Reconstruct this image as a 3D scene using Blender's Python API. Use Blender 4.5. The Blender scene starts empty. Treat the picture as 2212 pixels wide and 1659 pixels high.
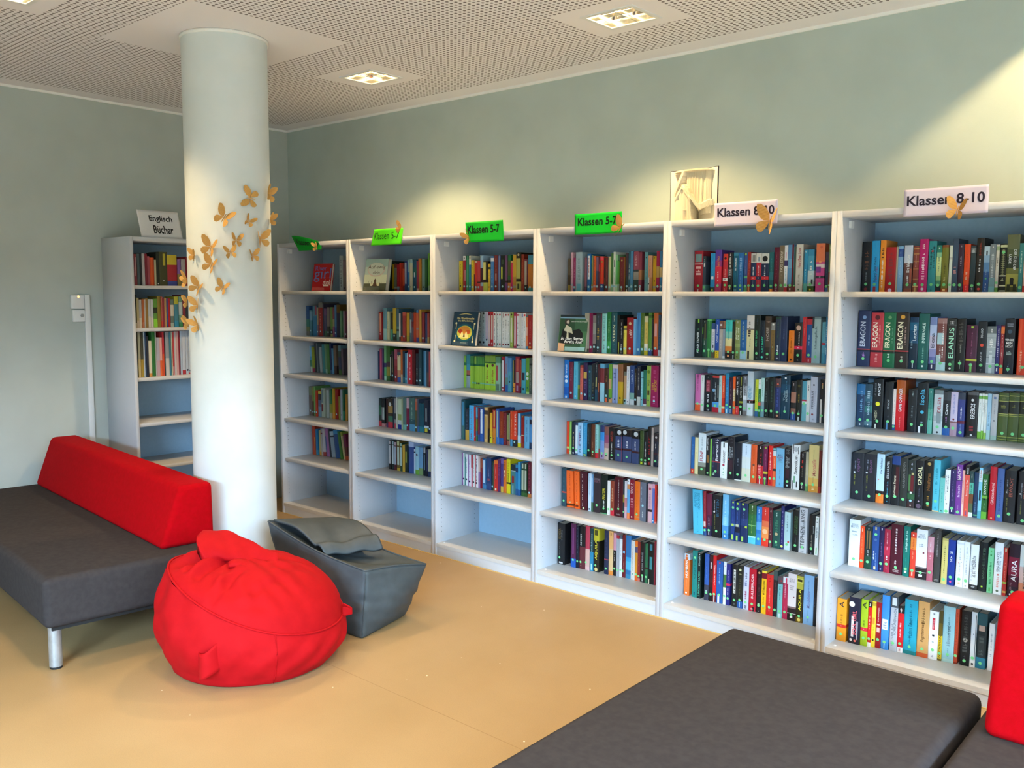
import bpy, bmesh, math, random
from mathutils import Vector, Matrix
sc = bpy.context.scene
COL = sc.collection
PI = math.pi

# ------------------------------------------------------------------ camera
F_PX, YAW, PITCH, ROLL = 1933.518, 0.718785, 0.098745, 0.005194
CAM = Vector(((1.6640, -4.2213, 1.7977)))
fwd = Vector((-math.sin(YAW)*math.cos(PITCH), math.cos(YAW)*math.cos(PITCH), -math.sin(PITCH)))
rgt = Vector((math.cos(YAW), math.sin(YAW), 0)); upv = rgt.cross(fwd)
r2 = rgt*math.cos(ROLL)+upv*math.sin(ROLL); u2 = -rgt*math.sin(ROLL)+upv*math.cos(ROLL)
cd = bpy.data.cameras.new('camera'); cam = bpy.data.objects.new('camera', cd); COL.objects.link(cam)
cam.matrix_world = Matrix(((r2.x,u2.x,-fwd.x,CAM.x),(r2.y,u2.y,-fwd.y,CAM.y),(r2.z,u2.z,-fwd.z,CAM.z),(0,0,0,1)))
cd.sensor_width = 36.0; cd.lens = F_PX/2212*36; cd.clip_start = .05
sc.camera = cam

# ------------------------------------------------------------------ light and exposure
sc.view_settings.view_transform = 'Standard'; sc.view_settings.look = 'None'
sc.view_settings.gamma = 1; sc.view_settings.use_curve_mapping = False
sc.view_settings.exposure = 0.30
W = bpy.data.worlds.new('daylight'); sc.world = W; W.use_nodes = True
W.node_tree.nodes['Background'].inputs[0].default_value = (.62,.8,1,1)
W.node_tree.nodes['Background'].inputs[1].default_value = 1.0
DAY_W, LAMP_W, WASH_W = 6600, 88, 68
WARM = (1,.70,.35)
DAYC = (.48,.74,1)
CH = 3.203                      # ceiling height
LX, RX, BY, WY = -5.03, 4.6, -6.6, .455   # inner faces of the left, right, back and bookcase walls
def area_light(name, loc, rot, sx, sy, power, color):
    l = bpy.data.lights.new(name, 'AREA'); l.shape='RECTANGLE'; l.size=sx; l.size_y=sy; l.energy=power; l.color=color
    o = bpy.data.objects.new(name, l); o.location=loc; o.rotation_euler=rot; COL.objects.link(o); return o
# daylight that enters through the window wall behind the camera
area_light('daylight_through_back_window', (2.6, BY-1.6, 3.9), (PI/2-.55, 0, 0), 5.0, 3.2, DAY_W, DAYC)
area_light('daylight_through_right_window', (RX+1.6, -3.0, 3.9), (PI/2-.55, 0, PI/2), 6.0, 3.2, DAY_W*.6, DAYC)

# ------------------------------------------------------------------ helpers
def lin(c):
    return c/12.92 if c<=.04045 else ((c+.055)/1.055)**2.4
_hc = {}
def hexc(h):
    if h not in _hc:
        s = h if len(h)==6 else ''.join(a*2 for a in h)
        _hc[h] = tuple(lin(int(s[i:i+2],16)/255) for i in (0,2,4))
    return _hc[h]
def mat(name, color=None, rough=.6, metal=0, spec=.5, attr=False, emit=None, emit_s=0):
    m = bpy.data.materials.new(name); m.use_nodes = True
    b = m.node_tree.nodes['Principled BSDF']
    if color is not None: b.inputs['Base Color'].default_value = (*(hexc(color) if isinstance(color,str) else color),1)
    b.inputs['Roughness'].default_value = rough; b.inputs['Metallic'].default_value = metal
    b.inputs['Specular IOR Level'].default_value = spec
    if attr:
        a = m.node_tree.nodes.new('ShaderNodeVertexColor'); a.layer_name = 'Col'
        m.node_tree.links.new(a.outputs[0], b.inputs['Base Color'])
    if emit: b.inputs['Emission Color'].default_value = (*emit,1); b.inputs['Emission Strength'].default_value = emit_s
    return m
def nd(m, t, **k):
    n = m.node_tree.nodes.new(t)
    for a,v in k.items():
        if isinstance(v,(int,float,tuple)) and a.startswith('i'): n.inputs[int(a[1:])].default_value = v
        else: setattr(n,a,v)
    return n
def lk(m,a,b): m.node_tree.links.new(a,b)
def noise_color(m, c1, c2, scale, detail=4, coord='Object', rough=None, bump=0, bscale=None, lo=.35, hi=.65):
    """blend two colours by noise, with an optional fine bump"""
    b = m.node_tree.nodes['Principled BSDF']
    tc = nd(m,'ShaderNodeTexCoord'); n = nd(m,'ShaderNodeTexNoise'); n.inputs['Scale'].default_value=scale; n.inputs['Detail'].default_value=detail
    lk(m,tc.outputs[coord],n.inputs['Vector'])
    r = nd(m,'ShaderNodeValToRGB'); r.color_ramp.elements[0].position=lo; r.color_ramp.elements[1].position=hi
    r.color_ramp.elements[0].color=(*hexc(c1),1); r.color_ramp.elements[1].color=(*hexc(c2),1)
    lk(m,n.outputs[0],r.inputs[0]); lk(m,r.outputs[0],b.inputs['Base Color'])
    if bump:
        n2 = nd(m,'ShaderNodeTexNoise'); n2.inputs['Scale'].default_value=bscale; n2.inputs['Detail'].default_value=3; lk(m,tc.outputs[coord],n2.inputs['Vector'])
        bp = nd(m,'ShaderNodeBump'); bp.inputs['Strength'].default_value=bump; bp.inputs['Distance'].default_value=.002
        lk(m,n2.outputs[0],bp.inputs['Height']); lk(m,bp.outputs[0],b.inputs['Normal'])
    return m

class MB:
    """collects polygons (with a colour and a material slot each) and links them as one mesh object"""
    def __init__(s): s.v=[]; s.f=[]; s.c=[]; s.m=[]; s.sm=[]
    def poly(s, pts, col=(1,1,1), mi=0, sm=False):
        n=len(s.v); s.v.extend(tuple(p) for p in pts); s.f.append(tuple(range(n,n+len(pts)))); s.c.append(col); s.m.append(mi); s.sm.append(sm)
    def box(s, x0,x1,y0,y1,z0,z1, col=(1,1,1), mi=0):
        a=[(x0,y0,z0),(x1,y0,z0),(x1,y1,z0),(x0,y1,z0),(x0,y0,z1),(x1,y0,z1),(x1,y1,z1),(x0,y1,z1)]
        n=len(s.v); s.v.extend(a)
        for q in ((3,2,1,0),(4,5,6,7),(0,1,5,4),(1,2,6,5),(2,3,7,6),(3,0,4,7)):
            s.f.append(tuple(n+i for i in q)); s.c.append(col); s.m.append(mi); s.sm.append(False)
    def grid(s, fn, nu, nv, col=(1,1,1), mi=0, wrap=False, sm=True, flip=False):
        n=len(s.v)
        for j in range(nv+1):
            for i in range(nu if wrap else nu+1): s.v.append(tuple(fn(i/nu, j/nv)))
        W_ = nu if wrap else nu+1
        for j in range(nv):
            for i in range(nu):
                a=n+j*W_+i; b=n+j*W_+(i+1)%W_ if wrap else n+j*W_+i+1
                q=(a,b,b+W_,a+W_)
                s.f.append(q[::-1] if flip else q); s.c.append(col); s.m.append(mi); s.sm.append(sm)
    def tube(s, pts, r, n=8, col=(1,1,1), mi=0, closed=False):
        pts=[Vector(p) for p in pts]; N=len(pts); base=len(s.v); up=Vector((0,0,1))
        for k,p in enumerate(pts):
            if closed: t=pts[(k+1)%N]-pts[k-1]
            else: t=pts[min(k+1,N-1)]-pts[max(k-1,0)]
            t.normalize(); a=t.cross(up)
            if a.length<1e-4: a=t.cross(Vector((1,0,0)))
            a.normalize(); b=t.cross(a)
            rr=r[k] if isinstance(r,(list,tuple)) else r
            for i in range(n):
                w=2*PI*i/n; s.v.append(tuple(p+a*(rr*math.cos(w))+b*(rr*math.sin(w))))
        for k in range(N if closed else N-1):
            for i in range(n):
                q=(base+k*n+i, base+k*n+(i+1)%n, base+((k+1)%N)*n+(i+1)%n, base+((k+1)%N)*n+i)
                s.f.append(q[::-1]); s.c.append(col); s.m.append(mi); s.sm.append(True)
        if not closed:
            s.f.append(tuple(base+i for i in range(n))); s.f.append(tuple(base+(N-1)*n+i for i in reversed(range(n))))
            s.c+= [col]*2; s.m+=[mi]*2; s.sm+=[False]*2
    def disc(s, c, r, axis='y', n=14, col=(1,1,1), mi=0, rz=None):
        rz=r if rz is None else rz
        P=[]
        for i in range(n):
            a=2*PI*i/n; u,v=r*math.cos(a),rz*math.sin(a)
            P.append((c[0]+u,c[1],c[2]+v) if axis=='y' else ((c[0],c[1]+u,c[2]+v) if axis=='x' else (c[0]+u,c[1]+v,c[2])))
        s.poly(P,col,mi)
    def build(s, name, mats, parent=None, loc=None, rot=None, link=True):
        me=bpy.data.meshes.new(name); me.from_pydata(s.v,[],s.f)
        if not isinstance(mats,(list,tuple)): mats=[mats]
        for m in mats: me.materials.append(m)
        me.polygons.foreach_set('material_index', s.m); me.polygons.foreach_set('use_smooth', s.sm)
        if any(c!=(1,1,1) for c in s.c):
            a=me.color_attributes.new('Col','FLOAT_COLOR','CORNER'); buf=[]
            for f,c in zip(s.f,s.c): buf.extend((c[0],c[1],c[2],1.0)*len(f))
            a.data.foreach_set('color', buf)
        me.update()
        o=bpy.data.objects.new(name,me)
        if link: COL.objects.link(o)
        if parent: o.parent=parent
        if loc is not None: o.location=loc
        if rot is not None: o.rotation_euler=rot
        return o
def tag(o,label,cat,group=None):
    o['label']=label; o['category']=cat
    if group: o['group']=group
    return o
def thing(name,label,cat,loc=(0,0,0),rot=(0,0,0),group=None):
    o=bpy.data.objects.new(name,None); o.empty_display_size=.05; COL.objects.link(o); o.location=loc; o.rotation_euler=rot
    return tag(o,label,cat,group)
def struct(o): o['kind']='structure'; return o
def bevel(o,w,seg=3):
    m=o.modifiers.new('bevel','BEVEL'); m.width=w; m.segments=seg; m.limit_method='ANGLE'; m.angle_limit=math.radians(35); m.harden_normals=False
    for p in o.data.polygons: p.use_smooth=True
    return o

# lettering: glyph outlines of Blender's own font, as flat polygons
_fc=bpy.data.curves.new('lettering','FONT'); _fo=bpy.data.objects.new('lettering',_fc); COL.objects.link(_fo); _tx={}
def glyphs(s, bold=.012):
    k=(s,bold)
    if k not in _tx:
        _fc.body=s; _fc.size=1; _fc.resolution_u=3; _fc.offset=bold; _fc.fill_mode='BOTH'
        bpy.context.view_layer.update()
        me=bpy.data.meshes.new_from_object(_fo.evaluated_get(bpy.context.evaluated_depsgraph_get()))
        V=[(v.co.x,v.co.y) for v in me.vertices]; Fs=[tuple(p.vertices) for p in me.polygons]; bpy.data.meshes.remove(me)
        if V:
            x0=min(v[0] for v in V); x1=max(v[0] for v in V); y0=min(v[1] for v in V); y1=max(v[1] for v in V)
            V=[((x-x0)/(x1-x0),(y-y0)/(y1-y0)) for x,y in V]; asp=(x1-x0)/(y1-y0)
        else: asp=1
        _tx[k]=(V,Fs,asp)
    return _tx[k]
def put_text(mb, s, fn, col, mi=0, bold=.012):
    """fn maps (0..1 along the line, 0..1 up the letters) to a point"""
    V,Fs,_=glyphs(s,bold)
    for f in Fs: mb.poly([fn(*V[i]) for i in f], col, mi)

# ------------------------------------------------------------------ materials
M_print = mat('printed_cover', rough=.42, attr=True, spec=.35)
M_pages = mat('page_block_paper', rough=.9, attr=True, spec=.1)
M_panel = noise_color(mat('grey_laminate', rough=.42, spec=.35), 'caced4','cccfd5', 60, 3)
M_edge = noise_color(mat('shelf_grey_laminate', rough=.38, spec=.4), 'c5c4c2','c8c7c5', 70, 3)
M_back = noise_color(mat('blue_grey_back_board', rough=.5, spec=.3), '93b1c8','97b4cb', 50, 3)
M_hole = mat('dark_hole', '3a3c3e', .9)
M_wall = noise_color(mat('pale_grey_green_paint', rough=.85, spec=.15), 'b2c0bb','b8c6c1', 3, 3, bump=.15, bscale=500)
M_lwall = noise_color(mat('grey_green_paint', rough=.85, spec=.15), 'b6bfba','bcc5c0', 3, 3, bump=.15, bscale=500)
M_colm = noise_color(mat('white_column_paint', rough=.75, spec=.2), 'd3dbdb','dbe1e1', 4, 4, bump=.1, bscale=400)
M_trim = mat('white_trim_paint','f2f3f0',.6)
M_white = mat('white_plastic','e6e8e8',.35)
M_lampmetal = mat('polished_reflector',(.9,.85,.75),.18,1.0)
M_steel = noise_color(mat('brushed_steel_grey', rough=.38, metal=.6), 'a8abad','b6b9bb', 30)
M_rubber = mat('black_rubber','181818',.7)
M_red = noise_color(mat('red_wool_fabric', rough=.95, spec=.1), 'a60008','b0000e', 40, 5, bump=.35, bscale=900)
M_dark = noise_color(mat('dark_brown_grey_fabric', rough=.95, spec=.1), '383435','3e3a3a', 40, 5, bump=.35, bscale=900)
M_bagred = noise_color(mat('red_cotton_fabric', rough=.8, spec=.2), 'a8000a','b0040e', 18, 5, bump=.2, bscale=700)
M_baggrey = noise_color(mat('anthracite_nylon', rough=.55, spec=.4), '3c4346','434a4d', 18, 5, bump=.25, bscale=60)
M_wing = mat('tan_book_paper', 'd2a25e', .85, spec=.1)
M_bulb = mat('lamp_glow', (1,.9,.7), emit=(1,.78,.45), emit_s=14)
M_led = mat('orange_light', (1,.5,.1), emit=(1,.45,.1), emit_s=4)
def stripes(m, c1, c2, scale, axis):
    b=m.node_tree.nodes['Principled BSDF']; tc=nd(m,'ShaderNodeTexCoord'); w=nd(m,'ShaderNodeTexWave'); w.bands_direction=axis
    w.inputs['Scale'].default_value=scale; w.inputs['Distortion'].default_value=1.5; w.inputs['Detail'].default_value=2; w.inputs['Detail Scale'].default_value=6
    lk(m,tc.outputs['Object'],w.inputs['Vector']); r=nd(m,'ShaderNodeValToRGB'); r.color_ramp.elements[0].color=(*hexc(c1),1); r.color_ramp.elements[1].color=(*hexc(c2),1)
    r.color_ramp.elements[0].position=.2; r.color_ramp.elements[1].position=.5
    lk(m,w.outputs[0],r.inputs[0]); lk(m,r.outputs[0],b.inputs['Base Color'])
stripes(M_wing,'c0904e','d6a864',70,'Y')
# floor: beige linoleum with sheet seams, scuffs and pale specks
M_floor = mat('beige_linoleum', rough=.5, spec=.35)
def floor_nodes(m):
    b=m.node_tree.nodes['Principled BSDF']; g=nd(m,'ShaderNodeNewGeometry')
    n1=nd(m,'ShaderNodeTexNoise'); n1.inputs['Scale'].default_value=1.3; n1.inputs['Detail'].default_value=6; lk(m,g.outputs['Position'],n1.inputs['Vector'])
    r1=nd(m,'ShaderNodeValToRGB'); r1.color_ramp.elements[0].position=.35; r1.color_ramp.elements[1].position=.65
    r1.color_ramp.elements[0].color=(*hexc('a5875c'),1); r1.color_ramp.elements[1].color=(*hexc('ae9065'),1); lk(m,n1.outputs[0],r1.inputs[0])
    n2=nd(m,'ShaderNodeTexNoise'); n2.inputs['Scale'].default_value=260; n2.inputs['Detail'].default_value=2; lk(m,g.outputs['Position'],n2.inputs['Vector'])
    mx=nd(m,'ShaderNodeMix',data_type='RGBA',blend_type='MULTIPLY'); mx.inputs[0].default_value=1
    r2_=nd(m,'ShaderNodeValToRGB'); r2_.color_ramp.elements[0].color=(.88,.88,.88,1); r2_.color_ramp.elements[0].position=.3; r2_.color_ramp.elements[1].position=.6; lk(m,n2.outputs[0],r2_.inputs[0])
    lk(m,r1.outputs[0],mx.inputs[6]); lk(m,r2_.outputs[0],mx.inputs[7])
    v=nd(m,'ShaderNodeTexVoronoi'); v.inputs['Scale'].default_value=7; lk(m,g.outputs['Position'],v.inputs['Vector'])
    lt=nd(m,'ShaderNodeMath',operation='LESS_THAN'); lt.inputs[1].default_value=.028; lk(m,v.outputs['Distance'],lt.inputs[0])
    m2=nd(m,'ShaderNodeMix',data_type='RGBA'); m2.inputs[7].default_value=(*hexc('e6dac4'),1); lk(m,lt.outputs[0],m2.inputs[0]); lk(m,mx.outputs[2],m2.inputs[6])
    sx=nd(m,'ShaderNodeSeparateXYZ'); lk(m,g.outputs['Position'],sx.inputs[0])
    ad=nd(m,'ShaderNodeMath',operation='ADD'); ad.inputs[1].default_value=1.632; lk(m,sx.outputs[1],ad.inputs[0])
    pm=nd(m,'ShaderNodeMath',operation='PINGPONG'); pm.inputs[1].default_value=1.0; lk(m,ad.outputs[0],pm.inputs[0])
    l2=nd(m,'ShaderNodeMath',operation='LESS_THAN'); l2.inputs[1].default_value=.0022; lk(m,pm.outputs[0],l2.inputs[0])
    m3=nd(m,'ShaderNodeMix',data_type='RGBA'); m3.inputs[7].default_value=(*hexc('94764e'),1); lk(m,l2.outputs[0],m3.inputs[0]); lk(m,m2.outputs[2],m3.inputs[6])
    lk(m,m3.outputs[2],b.inputs['Base Color'])
    n3=nd(m,'ShaderNodeTexNoise'); n3.inputs['Scale'].default_value=5; lk(m,g.outputs['Position'],n3.inputs['Vector'])
    mr=nd(m,'ShaderNodeMapRange'); mr.inputs[3].default_value=.42; mr.inputs[4].default_value=.58; lk(m,n3.outputs[0],mr.inputs[0]); lk(m,mr.outputs[0],b.inputs['Roughness'])
floor_nodes(M_floor)
# ceiling plaster, plain and perforated with rows of round holes
CEIL_C='f0eef2'
M_ceil = mat('white_ceiling_plaster', CEIL_C, .9, spec=.1)
M_perf = mat('perforated_ceiling_plaster', CEIL_C, .9, spec=.1)
def perf_nodes(m, pitch, rad):
    b=m.node_tree.nodes['Principled BSDF']; g=nd(m,'ShaderNodeNewGeometry'); sx=nd(m,'ShaderNodeSeparateXYZ'); lk(m,g.outputs['Position'],sx.inputs[0])
    sq=[]
    for a in (0,1):
        w=nd(m,'ShaderNodeMath',operation='PINGPONG'); w.inputs[1].default_value=pitch/2; lk(m,sx.outputs[a],w.inputs[0])
        p=nd(m,'ShaderNodeMath',operation='MULTIPLY'); lk(m,w.outputs[0],p.inputs[0]); lk(m,w.outputs[0],p.inputs[1]); sq.append(p)
    s=nd(m,'ShaderNodeMath',operation='ADD'); lk(m,sq[0].outputs[0],s.inputs[0]); lk(m,sq[1].outputs[0],s.inputs[1])
    l=nd(m,'ShaderNodeMath',operation='LESS_THAN'); l.inputs[1].default_value=rad*rad; lk(m,s.outputs[0],l.inputs[0])
    mx=nd(m,'ShaderNodeMix',data_type='RGBA'); mx.inputs[6].default_value=(*hexc(CEIL_C),1); mx.inputs[7].default_value=(*hexc('7e7878'),1)
    lk(m,l.outputs[0],mx.inputs[0]); lk(m,mx.outputs[2],b.inputs['Base Color'])
perf_nodes(M_perf,.0305,.0085)
M_glass = mat('window_glass'); 
def thin_glass(m):
    nt=m.node_tree; out=nt.nodes['Material Output']; t=nd(m,'ShaderNodeBsdfTransparent'); g=nd(m,'ShaderNodeBsdfGlossy'); g.inputs['Roughness'].default_value=.02
    mx=nd(m,'ShaderNodeMixShader'); mx.inputs[0].default_value=.06; lk(m,t.outputs[0],mx.inputs[1]); lk(m,g.outputs[0],mx.inputs[2]); lk(m,mx.outputs[0],out.inputs[0])
thin_glass(M_glass)
M_acryl = mat('clear_acrylic'); thin_glass(M_acryl)

# ------------------------------------------------------------------ the room
b=MB(); b.box(LX-.15,RX+.15,BY-.15,WY+.15,-.12,0); struct(b.build('floor',M_floor))
b=MB(); b.box(LX-.15,RX+.15,WY,WY+.15,0,CH+.2); struct(b.build('wall_north',M_wall))
b=MB(); b.box(LX-.15,LX,BY-.15,WY,0,CH+.2); struct(b.build('wall_west',M_lwall))
def window_wall(name, axis, pos, a0, a1, w0, w1, z0, z1, n):
    b=MB(); t=.15
    def bx(mb,u0,u1,d0,d1,q0,q1):
        if axis=='y': mb.box(u0,u1,pos-d1,pos-d0,q0,q1)
        else: mb.box(pos+d0,pos+d1,u0,u1,q0,q1)
    bx(b,a0,w0,0,t,0,CH+.2); bx(b,w1,a1,0,t,0,CH+.2); bx(b,w0,w1,0,t,0,z0); bx(b,w0,w1,0,t,z1,CH+.2)
    struct(b.build(name,M_wall))
    b=MB(); f=.05
    bx(b,w0,w1,.02,.08,z0,z0+f); bx(b,w0,w1,.02,.08,z1-f,z1)
    k=max(2,round((w1-w0)/1.2))
    for i in range(k+1):
        x=w0+(w1-w0-f)*i/k; bx(b,x,x+f,.02,.08,z0+f,z1-f)
    fr=struct(b.build('window_%d'%n,M_trim))
    b=MB(); bx(b,w0+f,w1-f,.045,.05,z0+f,z1-f); b.build('pane',M_glass,fr)
window_wall('wall_south','y',BY,LX-.15,RX+.15,-.6,4.2,.1,2.4,1)
window_wall('wall_east','x',RX,BY-.15,WY+.15,-5.6,-.4,.1,2.4,2)
# ceiling panels: plain strips along the walls, the panel joints, the lamps and the column; perforated elsewhere
LAMP_X=[-2.97,-1.02,1.15,2.95]; LAMP_Y=[-.33,-2.50,-4.67]; LW,LD=.135,.115
COLX,COLY,COLR=-2.938,-1.41,.23
def ceiling():
    holes=[(x-LW,x+LW,y-LD,y+LD) for x in LAMP_X for y in LAMP_Y]
    plain=[(x-LW-.14,x+LW+.14,y-LD-.12,y+LD+.12) for x in LAMP_X for y in LAMP_Y]
    plain+=[(LX,LX+.18,BY,WY),(RX-.18,RX,BY,WY),(LX,RX,BY,BY+.18),(LX,RX,WY-.17,WY),(COLX-.48,COLX+.48,COLY-.48,COLY+.48)]
    xs=sorted(set([LX,RX]+[v for h in holes+plain for v in h[:2]])); ys=sorted(set([BY,WY]+[v for h in holes+plain for v in h[2:]]))
    b=MB()
    for i in range(len(xs)-1):
        for j in range(len(ys)-1):
            x0,x1,y0,y1=xs[i],xs[i+1],ys[j],ys[j+1]; cx,cy=(x0+x1)/2,(y0+y1)/2
            ins=lambda L:any(h[0]<cx<h[1] and h[2]<cy<h[3] for h in L)
            if ins(holes): continue
            b.poly([(x0,y0,CH),(x0,y1,CH),(x1,y1,CH),(x1,y0,CH)],mi=0 if ins(plain) else 1)
    b.poly([(LX-.15,BY-.15,CH+.2),(RX+.15,BY-.15,CH+.2),(RX+.15,WY+.15,CH+.2),(LX-.15,WY+.15,CH+.2)])
    struct(b.build('ceiling',[M_ceil,M_perf]))
ceiling()
for k,(x0,x1,y0,y1) in enumerate([(LX,RX,WY-.012,WY),(LX,LX+.012,BY,WY)]):
    b=MB(); b.box(x0,x1,y0,y1,CH-.016,CH); struct(b.build('trim_%d'%(k+1),M_trim))
b=MB(); b.box(-4.55,.92,-.008,.0,0,.004); struct(b.build('trim_3',mat('yellowed_sealant','c9a868',.6)))
# round column
b=MB(); N=96
b.grid(lambda u,v:(COLX+COLR*math.cos(2*PI*u),COLY+COLR*math.sin(2*PI*u),v*(CH-.001)),N,24,wrap=True)
co=b.build('column',M_colm); struct(co); co['label']='round white structural column in front of the bookcases'
b=MB(); R2=COLR+.008
b.grid(lambda u,v:(COLX+(COLR-.002 if v<.01 or v>.99 else R2)*math.cos(2*PI*u),COLY+(COLR-.002 if v<.01 or v>.99 else R2)*math.sin(2*PI*u),CH-.018+.017*min(max((v-.25)*2,0),1)),N,4,wrap=True)
struct(b.build('trim_4',M_trim))

# ------------------------------------------------------------------ ceiling lamps (square recessed downlights)
def lamp_parts(root):
    b=MB(); w,d=LW,LD
    for x0,x1,y0,y1 in ((-w-.022,w+.022,-d-.022,-d),(-w-.022,w+.022,d,d+.022),(-w-.022,-w,-d,d),(w,w+.022,-d,d)): b.box(x0,x1,y0,y1,-.006,.0)
    b.build('frame',M_white,root)
    b=MB(); h=.09
    b.box(-w-.004,-w,-d,d,0,h); b.box(w,w+.004,-d,d,0,h); b.box(-w,w,-d-.004,-d,0,h); b.box(-w,w,d,d+.004,0,h); b.box(-w-.004,w+.004,-d-.004,d+.004,h,h+.004)
    b.build('housing',M_lampmetal,root)
    b=MB()
    for sx in (-1,1):
        for sy in (-1,1):
            cx,cy=sx*w*.47,sy*d*.47; a,c_=w*.42,d*.42
            b.grid(lambda u,v:(cx+(a*(1-.45*v))*math.copysign(min(1,abs(math.cos(2*PI*u))*1.35),math.cos(2*PI*u)),cy+(c_*(1-.45*v))*math.copysign(min(1,abs(math.sin(2*PI*u))*1.35),math.sin(2*PI*u)),.03+.045*v),16,3,wrap=True,flip=True)
    b.build('reflector',M_lampmetal,root)
    b=MB(); b.box(-w,w,-.003,.003,.012,.04); b.box(-.003,.003,-d,d,.012,.04); b.build('louvre',M_lampmetal,root)
    b=MB(); b.box(-w*.9,w*.9,-d*.9,d*.9,.078,.082)
    b.build('diffuser',M_bulb,root)
WHERE={(-2.97,-.33):'square recessed ceiling lamp lit warm, above the middle bookcases right of the column',
       (-1.02,-.33):'square recessed ceiling lamp lit warm, the large one at the top middle',
       (-2.97,-2.50):'square recessed ceiling lamp lit warm, cut off at the top left corner'}
proto=None
for x in LAMP_X:
    for y in LAMP_Y:
        if proto is None:
            proto=thing('ceiling_lamp','','ceiling lamp',(x,y,CH)); lamp_parts(proto); r=proto
        else:
            r=proto.copy(); COL.objects.link(r); r.location=(x,y,CH)
            for ch in proto.children:
                if ch.type=='MESH':
                    c2=ch.copy(); c2.parent=r; COL.objects.link(c2)
        r['group']='ceiling lamps'
        r['label']=WHERE.get((x,y),'square recessed ceiling lamp outside the view of the photo')
        l=bpy.data.lights.new('lamp_light','SPOT'); l.color=WARM; l.shadow_soft_size=.05
        o=bpy.data.objects.new('lamp_light',l); COL.objects.link(o); o.parent=r
        if (x,y)==(1.15,-.33):
            l.energy=WASH_W; l.spot_size=math.radians(168); l.spot_blend=.1; l.shadow_soft_size=.0035; o.location=(-.096,.04,.025)
        else:
            l.energy=LAMP_W*{-.33:1.15,-2.50:.85,-4.67:.6}[y]; l.spot_size=math.radians(112); l.spot_blend=.45; o.location=(0,0,-.012)

# ------------------------------------------------------------------ bookcases
UX=[-4.5499,-3.6447,-2.7461,-1.839,-.92298,0,.92]
LV=[1.822,1.457,1.151,.788,.458]; BASE=.085; PT=.025; DEP=.45; BH=2.2
CASE={1:'bookcase behind the column',2:'second bookcase right of the column',3:'third bookcase right of the column',4:'third bookcase from the right',5:'second bookcase from the right',6:'rightmost bookcase'}
def bookcase(w, levels, label, loc, rot=0, base=BASE):
    t=thing('bookcase',label,'bookcase',loc,(0,0,rot),'grey bookcases along the walls')
    for k in (0,1):
        x0=0.0004 if k==0 else w-PT; x1=PT if k==0 else w-.0004
        b=MB(); b.box(x0,x1,0,DEP-.006,0,BH)
        xi=(x1+.0005) if k==0 else (x0-.0005)
        for yy in (.055,.385):
            for i in range(60):
                z=.16+i*.032
                b.disc((xi,yy,z),.0028,'x',6,mi=1)
        bevel(b.build('side_panel',[M_panel,M_hole],t),.0015,1)
    b=MB(); b.box(PT,w-PT,.001,DEP-.006,BH-.03,BH-.0005); bevel(b.build('top_panel',M_panel,t),.0015,1)
    b=MB(); b.box(PT,w-PT,.001,DEP-.006,base-PT,base); b.build('base_board',M_edge,t)
    b=MB(); b.box(PT,w-PT,.006,.024,0,base-PT-.0005); b.build('plinth',M_panel,t)
    b=MB(); b.box(PT,w-PT,DEP-.014,DEP-.006,base,BH-.03); b.build('back_panel',M_back,t)
    for z in levels:
        b=MB(); b.box(PT+.001,w-PT-.001,.02,DEP-.015,z-PT,z); bevel(b.build('shelf',M_edge,t),.0015,1)
        for x in (PT,w-PT-.012):
            b=MB(); b.box(x,x+.012,.034,.044,z-PT-.012,z-PT); b.build('shelf_support',M_steel,t)
    b=MB(); b.box(PT,PT+.012,.085,.12,BH-.075,BH-.042); b.build('corner_connector',M_white,t)
    for x in (PT+.03,w-PT-.03):
        b=MB(); b.grid(lambda u,v:(x+.008*(1-v*.4)*math.cos(2*PI*u),.05+.008*(1-v*.4)*math.sin(2*PI*u),base+.004*v),12,2,wrap=True); b.disc((x,.05,base+.004),.0048,'z',12)
        b.build('screw_cap',M_white,t)
    return t
CLAB={1:'grey bookcase nearest the column, dark green Klassen 5-7 sign on top',2:'grey bookcase with a slanted lit green Klassen 5-7 sign on top',
      3:'grey bookcase with a Klassen 5-7 sign and butterfly at its left edge',4:'grey bookcase below the upright bright green Klassen 5-7 sign',
      5:'tall grey bookcase with the folded-page book and a lilac sign on top',6:'rightmost grey bookcase, partly behind the red backrest'}
for u in range(1,7): bookcase(UX[u]-UX[u-1],LV,CLAB[u],(UX[u-1],0,0))
EX,EY=-4.58,-1.195
bookcase(.905,[1.855,1.548,1.188,.855,.53],'grey bookcase against the left wall, half hidden behind the column',(EX,EY,0),PI/2)

# ------------------------------------------------------------------ sofas
def prism(mb, prof, x0, x1):
    """prof: (y,z) outline extruded along x"""
    n=len(prof)
    mb.poly([(x0,y,z) for y,z in prof]); mb.poly([(x1,y,z) for y,z in reversed(prof)])
    for i in range(n):
        (y0,z0),(y1,z1)=prof[i],prof[(i+1)%n]
        mb.poly([(x0,y1,z1),(x0,y0,z0),(x1,y0,z0),(x1,y1,z1)])
def weld(o):
    bm=bmesh.new(); bm.from_mesh(o.data); bmesh.ops.remove_doubles(bm,verts=bm.verts,dist=1e-5); bmesh.ops.recalc_face_normals(bm,faces=bm.faces); bm.to_mesh(o.data); bm.free(); return o
def leg(parent,x,y,top,r=.03):
    b=MB(); b.grid(lambda u,v:(x+r*math.cos(2*PI*u),y+r*math.sin(2*PI*u),.012+(top-.012)*v),28,1,wrap=True)
    b.disc((x,y,top),r,'z',28); o=b.build('leg',M_steel,parent)
    b=MB(); b.grid(lambda u,v:(x+r*.93*math.cos(2*PI*u),y+r*.93*math.sin(2*PI*u),.012*v),24,1,wrap=True); b.build('foot_pad',M_rubber,o)
    return o
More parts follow.
